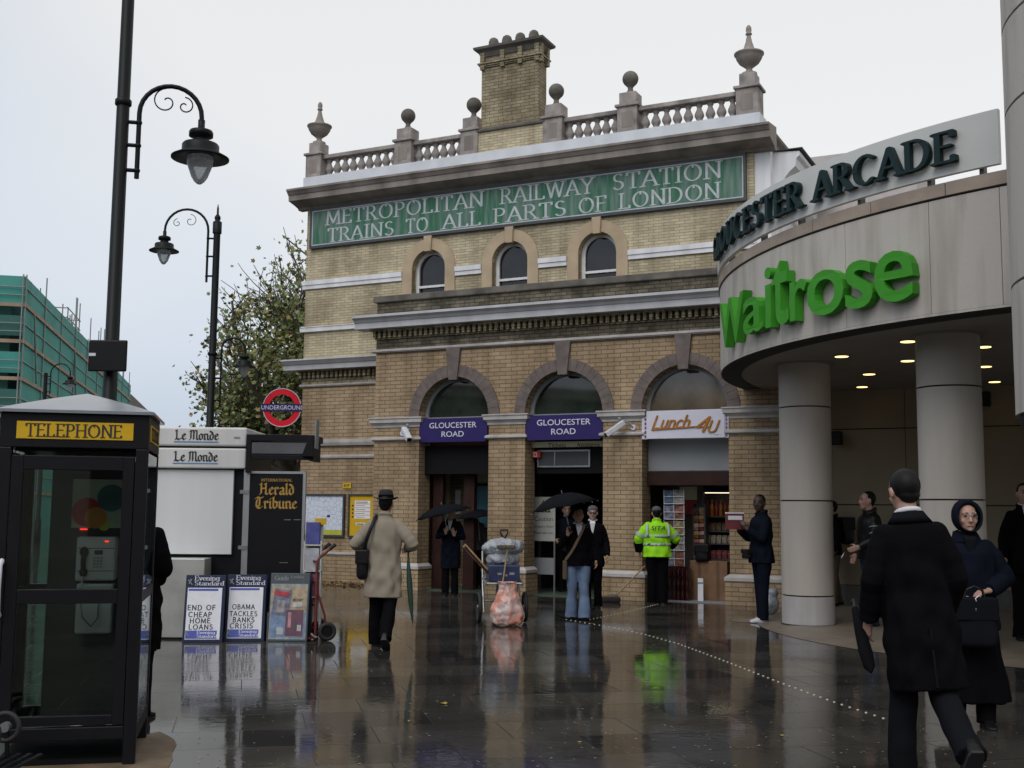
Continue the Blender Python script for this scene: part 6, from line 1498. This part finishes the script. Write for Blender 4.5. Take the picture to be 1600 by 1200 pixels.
def cart(p): return Matrix.Translation(CT.location) @ Matrix.Rotation(.12, 4, 'Z') @ Vector(p)
M['bagpink'] = mat('pink_plastic_bag', (.62, .27, .20), .3, .2, 5, c2=(.52, .42, .40), bump=.6, bscale=9, thr=(.4, .6)); M['bagpink'].node_tree.nodes['Principled BSDF'].inputs['Subsurface Weight'].default_value = .0
t = thing('rubbish_bag', 'full translucent pink rubbish bag hanging on the front of the barrow', 'bag', cart((-.0, -.14, 0)), .12)
secs = []
for z, r in ((.015, .17), (.03, .215), (.08, .232), (.15, .235), (.22, .222), (.29, .20), (.36, .172), (.43, .145), (.50, .12), (.55, .11), (.58, .12), (.60, .135)): secs.append([Vector((r * cos(2 * pi * j / 48) * (1 + (.015 + .17 * max(0, z - .1)) * sin(9 * 2 * pi * j / 48 + 1.5 * sin(z * 4)) + .03 * sin(5 * 2 * pi * j / 48 + z * 20)), r * .75 * sin(2 * pi * j / 48) * (1 + .05 * sin(7 * 2 * pi * j / 48)), z)) for j in range(48)])
o = MB().loft(secs).build('bag_body', M['bagpink'], t); d_ = o.modifiers.new('sub', 'SUBSURF'); d_.levels = 1; d_.render_levels = 2; d_ = o.modifiers.new('crumple', 'DISPLACE'); d_.texture = CRUMP; d_.strength = .06; d_.texture_coords = 'LOCAL'
M['baggrey'] = mat('grey_plastic_sack', (.36, .385, .42), .35, .2, 9, c2=(.22, .235, .26), bump=.9, bscale=22)
t = thing('refuse_sack', 'bulging grey plastic sack on top of the barrow', 'sack', cart((-.02, .28, .84)), .12)
m_ = MB(); m_.ball((0, 0, .06), (.24, .2, .12), 24, 12); m_.ball((.0, .02, .22), (.29, .21, .135), 28, 14); m_.ball((.2, .0, .24), (.12, .12, .09), 14, 8); m_.ball((-.2, .0, .21), (.11, .12, .08), 14, 8)
o = soft(m_.build('sack', M['baggrey'], t), .010, 0, 2); d_ = o.modifiers.new('crumple', 'DISPLACE'); d_.texture = CRUMP; d_.strength = .065; d_.texture_coords = 'LOCAL'
t = thing('broom', 'wooden broom standing head up against the barrow box', 'broom', cart((-.03, -.02, .55)), .12)
MB().tube([(-.03, 0, -.05), (.05, .03, .5)], .012, 8).build('handle', M['wood'], t); MB().box(-.10, .16, -.0, .09, .5, .56).build('head', mat('broom_bristle', (.13, .105, .08), .9, .3, 30), t, .02)
t = thing('plank', 'long pale wooden board leaning out of the left side of the barrow', 'plank', cart((-.22, .1, .62)), .12)
m_ = MB(); m_.obox((.03, .08, .04), (-.36, .06, .46), .03, .075, (0, 1, 0)); m_.build('board', M['redwood'], t); m_ = MB(); m_.obox((.02, .075, .062), (-.37, .05, .482), .06, .02, (0, 1, 0)); m_.build('edge', M['wood'], t)
t = thing('shovel', 'black D handled shovel sticking up behind the grey sack', 'shovel', cart((.03, .55, .6)), .12)
m_ = MB(); m_.tube([(0, 0, .0), (0, 0, .58)], .016, 8); m_.tube([(0, 0, .58), (-.05, 0, .66), (-.055, 0, .71), (.055, 0, .71), (.05, 0, .66), (0, 0, .58)], .012, 8); m_.build('handle', M['black'], t)
MB().loft([[(-.1, 0, .0), (.1, 0, .0), (.1, .03, -.02), (-.1, .03, -.02)], [(-.12, .02, -.3), (.12, .02, -.3), (.12, .04, -.3), (-.12, .04, -.3)]], True, False).build('blade', M['chrome'], t)
# broom propped behind the cleaner
a, b_ = gd(957, 941), at(1008, 884, 20.6)
t = thing('broom', 'long handled broom leaning from the base of the third pier to the street cleaner', 'broom', a)
MB().tube([(0, 0, .06), tuple(b_ - a)], .014, 8).build('handle', M['wood'], t); MB().box(-.2, .14, -.09, .09, .0, .1).build('head', mat('dark_bristle', (.04, .025, .02), .9, .3, 30), t, .03); MB().box(-.05, .05, -.03, .03, .1, .14).build('socket', M['chrome'], t)

# ================================================================ SHOP DOORWAY GOODS
def shop(x, y, z=0): return sw(x, y, z)
w_ = MB(); w_.box(1.17, 3.33, 3.2, 3.3, 0, 3.0); w_.build('shop_back_wall', mat('shop_wall', (.09, .075, .06), .7), ST)
MB().box(1.17, 3.33, .2, 3.2, 0, .02).build('shop_floor', M['greypanel'], ST)
SH = st_thing('drinks_shelf', 'lit shop shelving with rows of bottles and packets inside the shop doorway', 'shelf', 2.08, 1.15, 0)
s_ = MB(); s_.box(-.03, 0, 0, .4, .02, 2.1); s_.box(.98, 1.0, 0, .4, .02, 2.1); s_.box(0, .98, .38, .4, .02, 2.1)
for z in (.45, .74, 1.02, 1.25, 1.52, 1.98): s_.box(0, .98, .0, .38, z - .02, z)
s_.build('shelving', M['frame_dark'], SH)
MB().box(.03, .95, .01, .05, 1.945, 1.965).build('strip_light', emit_mat('strip_light', (1, .86, .62), 1.6), SH)
cols = [mat('bottle_' + n_, c, .2, .15, 12) for n_, c in (('amber', (.50, .20, .01)), ('red', (.42, .03, .015)), ('yellow', (.60, .42, .02)), ('orange', (.55, .12, .01)))]
bp_ = MB().lathe([(.036, 0), (.036, .15), (.03, .19), (.013, .23), (.013, .27), (.016, .275), (.016, .30)], (0, 0, 0), 12)
bms = [bp_.mesh('bottle', c) for c in cols]
seq = [1, 0, 1, 0, 1, 2, 0, 2, 3, 2, 2]
for k, c in enumerate(seq):
    o = lk(bpy.data.objects.new('bottle', bms[c])); o.location = shop(2.08 + .06 + k * .085, 1.22, 1.523); o.rotation_euler.z = PSI
    tag(o, ('amber', 'red', 'yellow', 'orange')[c] + ' drink bottle on the top lit shelf of the shop', 'bottle', ('amber', 'red', 'yellow', 'orange')[c] + ' bottles on the top shop shelf')
pk = [mat('packet_' + n_, c, .5, .3, 20) for n_, c in (('brown', (.16, .09, .05)), ('cream', (.33, .28, .2)), ('maroon', (.2, .04, .04)), ('grey', (.2, .2, .2)))]
pks = [MB().loft([[(-.04, -.06, 0), (.04, -.06, 0), (.04, .06, 0), (-.04, .06, 0)], [(-.045, -.065, .09), (.045, -.065, .09), (.045, .065, .09), (-.045, .065, .09)], [(-.04, -.01, .15), (.04, -.01, .15), (.04, .01, .15), (-.04, .01, .15)]], True, False).mesh('packet', m_) for m_ in pk]
for zi, z in enumerate((.453, .743, 1.023, 1.253)):
    nm = ('lowest', 'second', 'third', 'fourth')[zi]
    for k in range(9):
        c = (3, 2, 1, 0)[zi]
        o = lk(bpy.data.objects.new('packet', pks[c])); o.location = shop(2.08 + .07 + k * .105, 1.24, z); o.rotation_euler.z = PSI
        tag(o, ('grey', 'maroon', 'cream', 'brown')[zi] + ' packet on the ' + nm + ' shop shelf from the floor', 'packet', 'packets on the ' + nm + ' shop shelf')
MR = st_thing('magazine_rack', 'white wire carousel of magazines and cards beside the street cleaner', 'rack', 1.74, .62, 0)
r_ = MB(); r_.tube([(0, 0, .02), (0, 0, 2.0)], .02, 8); r_.lathe([(.2, .0), (.2, .03)], (0, 0, 0), 16)
for z in (.62, .9, 1.18, 1.46, 1.74):
    for dx in (-.19, .0, .19): r_.tube([(dx, -.16, z), (dx, -.17, z + .26)], .007, 5)
    r_.tube([(-.19, -.16, z), (.19, -.16, z)], .007, 5); r_.tube([(-.19, -.17, z + .13), (.19, -.17, z + .13)], .006, 5); r_.tube([(0, 0, z + .1), (0, -.16, z + .05)], .007, 5)
r_.build('wire_frame', M['signwhite'], MR)
mc = [(.25, .28, .36), (.3, .12, .08), (.12, .2, .3), (.35, .33, .3), (.2, .08, .12), (.4, .3, .15)]
k = 0
for z in (.62, .9, 1.18, 1.46, 1.74):
    for dx in (-.185, .008): MB().box(dx, dx + .17, -.15, -.13, z + .01, z + .245).build('magazine', mat('magazine_%d' % k, mc[k % 6], .3, .4, 16), MR); k += 1
for i, (x, y, wd, dp_, h, lab) in enumerate(((1.98, .62, .36, .4, .70, 'tall brown cardboard box at the shop doorway, left of the pair'), (2.36, .52, .34, .4, .70, 'tall brown cardboard box at the shop doorway, right of the pair'))):
    t = st_thing('cardboard_box', lab, 'box', x, y, .02, 'cardboard boxes in the shop doorway'); MB().box(0, wd, 0, dp_, 0, h).build('carton', mat('cardboard_%d' % i, (.22, .12, .065), .8, .15, 6), t, .006)
    MB().box(wd / 2 - .03, wd / 2 + .03, -.004, 0, 0, h).build('tape', mat('brown_tape_%d' % i, (.16, .09, .05), .3), t)
t = st_thing('bottle_pack', 'shrink wrapped stack of red topped bottles on the shop threshold', 'bottle pack', 1.66, .28, .02)
m_ = MB(); 
for i in range(5):
    for j in range(3): 
        for zz in range(3): m_.lathe([(.035, zz * .2), (.035, zz * .2 + .12), (.014, zz * .2 + .16), (.014, zz * .2 + .19)], (.04 + i * .08, .04 + j * .08, 0), 8)
m_.build('bottle_stack', mat('dark_red_bottle', (.16, .012, .015), .3, .3, 8), t); MB().box(-.005, .405, -.005, .245, -.0, .61).build('film', glass_mat('shrink_film', (.9, .9, .9), .06, .15), t)
t = st_thing('floor_notice', 'small white card standing against the cardboard boxes', 'card', 2.2, .38, .02); MB().box(0, .1, 0, .02, 0, .4).build('card', M['paper'], t); MB().box(0, .1, -.002, 0, .3, .33).build('card_line', M['greypanel'], t)
t = st_thing('wall_poster', 'pale poster above a red panel inside the shop behind the magazine rack', 'poster', 1.58, 1.3, 1.55); MB().box(0, .34, -.02, .0, .27, .52).build('sheet', M['cream'], t); MB().box(.12, .36, -.05, -.0, .0, .255).build('red_panel', mat('shop_red', (.42, .03, .025), .5), t); MB().box(-.3, .5, .0, .03, -1.5, 1.2).build('board', mat('shop_partition', (.075, .06, .05), .7), t)
t = st_thing('snack_stand', 'narrow stand of brown and orange snack packets between the magazine rack and the lit shelves', 'stand', 1.97, .9, .7)
MB().box(-.02, .0, 0, .2, -.68, 1.05).box(.20, .22, 0, .2, -.68, 1.05).box(0, .2, .18, .2, -.68, 1.05).build('stand_frame', M['frame_dark'], t)
for k in range(7):
    for i in range(2): o = lk(bpy.data.objects.new('packet', MB().loft([[(-.04, -.02, 0), (.04, -.02, 0), (.04, .02, 0), (-.04, .02, 0)], [(-.046, -.035, .07), (.046, -.035, .07), (.046, .035, .07), (-.046, .035, .07)], [(-.042, -.008, .13), (.042, -.008, .13), (.042, .008, .13), (-.042, .008, .13)]], True, False).mesh('packet', mat('snack_%d_%d' % (k, i), [(.22, .10, .04), (.30, .14, .03), (.14, .07, .05), (.34, .24, .16), (.2, .05, .04)][(k * 2 + i) % 5], .3, .35, 30)))); o.parent = t; o.location = (.05 + i * .1, .02, -.02 + k * .145)
q = shop(2.22, .62, .86); bag('black rucksack on top of the cardboard boxes in the shop doorway', q, (.26, .16, .30), PSI, 'leather', None, 'rucksack')
# litter bin and bag between the pier and the column
c = gd(1206, 962); t = thing('litter_sack', 'clear plastic litter sack on the ground beside the left column', 'sack', c)
m_ = MB(); m_.ball((0, .1, .16), (.14, .14, .16), 14, 8); m_.ball((.04, .1, .34), (.09, .09, .08), 12, 8); soft(m_.build('sack', M['baggrey'], t), .012, .05, 2)

# ================================================================ STUDS, LEAVES
sm_ = MB().lathe([(.0115, .0), (.0115, .003), (.008, .006), (.003, .007)], (0, 0, 0), 10).mesh('paving_stud', mat('pale_stud', (.55, .52, .42), .35, .1, metal=.2))
def studs(pts, sp, lab, grp):
    P = [gd(*p) for p in pts]; acc = 0
    for a, b in zip(P[:-1], P[1:]):
        L = (b - a).length; d = (b - a) / L; s = acc
        while s < L:
            o = lk(bpy.data.objects.new('paving_stud', sm_)); o.location = a + d * s; tag(o, lab, 'stud', grp); s += sp
        acc = s - L
studs([(885, 968), (960, 981), (1006, 991), (1060, 1006), (1125, 1030), (1220, 1067), (1300, 1096), (1412, 1133)], .13, 'pale metal stud in the long diagonal row across the wet paving', 'studs in the long diagonal row')
studs([(922, 968), (975, 957), (1036, 942)], .14, 'pale metal stud in the short row running to the shop doorway', 'studs in the short row')
M['deadleaf'] = mat('dead_leaf', (.24, .15, .045), .6, .3, 8, c2=(.10, .055, .02)); M['yellowleaf'] = mat('yellow_leaf', (.42, .33, .07), .5, .2, 8)
V, Fc = [], []
for k in range(650):
    u = rng.random(); p = sw(-6.6 + 2.0 * u + rng.gauss(0, .1), 1.05 - abs(rng.gauss(0, .45)), .006 + rng.random() * .03); s = rng.uniform(.03, .06); a = rng.uniform(0, 6.3); n = Vector((rng.gauss(0, .4), rng.gauss(0, .4), 1)).normalized(); u_ = n.cross(Vector((cos(a), sin(a), 0))).normalized(); v_ = n.cross(u_); k0 = len(V)
    for x, y in lf: V.append(p + u_ * x * s + v_ * (y - .5) * s + n * abs(x) * s * .4)
    Fc.append(tuple(range(k0, k0 + 10)))
tag(MB().poly(V, Fc).build('leaf_litter', M['deadleaf']), 'drift of fallen brown leaves along the foot of the left wall', 'leaves', kind='stuff')
for px, py, s, lab in ((692, 1100, .075, 'yellow fallen leaf on the wet paving in front of the barrow'), (925, 975, .05, 'small yellow leaf beside the start of the stud rows'), (905, 1160, .035, 'tiny pale leaf near the bottom edge of the wet paving'), (640, 1127, .03, 'tiny pale leaf on the paving behind the person in the raincoat'), (1222, 1150, .035, 'small pale leaf right of the long stud row')):
    m_ = MB().poly([(x * s, (y - .5) * s, abs(x) * s * .25 + .004) for x, y in lf], [tuple(range(10))]); o = m_.build('fallen_leaf', M['yellowleaf']); o.location = gd(px, py); o.rotation_euler.z = px; tag(o, lab, 'leaf')

V, Fc = [], []
for k in range(700):
    p = gd(rng.uniform(270, 1590), 935 + 265 * rng.random() ** .8, .0); s = rng.uniform(.003, .010); a = rng.uniform(0, 6.3); k0 = len(V)
    for x, y in ((-1, -.6), (.8, -1), (1.1, .5), (-.2, 1)): V.append(p + Vector((s * (x * cos(a) - y * sin(a)), s * (x * sin(a) + y * cos(a)), .002 + .002 * abs(x))))
    Fc.append((k0, k0 + 1, k0 + 2, k0 + 3))
tag(MB().poly(V, Fc).build('grit', mat('pale_grit', (.36, .34, .27), .6, .3, 90)), 'pale grit and scraps scattered over the wet paving', 'grit', kind='stuff')

# ================================================================ the terrace facing the station (seen only in its windows and the wet ground)
TT = thing('facing_terrace', 'stuccoed terrace across the street, reflected in the arched station windows', 'building', (0, -22, 0), .1)
tm = mat('facing_stucco', (.36, .33, .28), .8, .15, .4)
hr = random.Random(4)
for k in range(9):
    h_ = hr.uniform(7.6, 10.2); x_ = -45 + k * 9.5; m_ = MB(); m_.box(x_, x_ + 9.5, -6, 0, 0, h_); m_.build('wall', mat('facing_stucco_%d' % k, [(.36, .33, .28), (.22, .15, .10), (.42, .40, .36), (.28, .24, .18)][k % 4], .8, .15, .4), TT)
    MB().box(x_, x_ + 9.5, .0, .4, h_ - .7, h_ - .3).build('cornice', M['ledge'], TT)
for k in range(17):
    for z, h in ((.6, 2.4), (3.9, 1.8), (6.0, 1.0)): MB().box(-43 + k * 4.8, -41.2 + k * 4.8, -.02, .04, z, z + h).build('window', M['win'], TT)

# the row of houses on the near side of the street to the left, outside the picture but mirrored in the arched windows
T2 = thing('side_terrace', 'row of stuccoed houses across the road to the left, mirrored in the arched station windows', 'building', (-25, 0, 0), STREET)
for k in range(9):
    y_ = -38 + k * 10; h_ = hr.uniform(7.2, 8.8); m_ = MB().box(-8, 0, y_, y_ + 10, 0, h_); m_.build('wall', mat('side_stucco_%d' % k, [(.30, .27, .22), (.17, .12, .08), (.36, .34, .30)][k % 3], .8, .15, .4), T2)
    MB().box(-8, .5, y_, y_ + 10, h_ - .6, h_ - .25).build('cornice', M['ledge'], T2)
    for j in range(3):
        for z, h in ((.5, 2.4), (3.6, 2.2), (6.1, .9)): MB().box(-.04, .05, y_ + 1 + j * 3, y_ + 2.3 + j * 3, z, z + h).build('window', M['win'], T2)
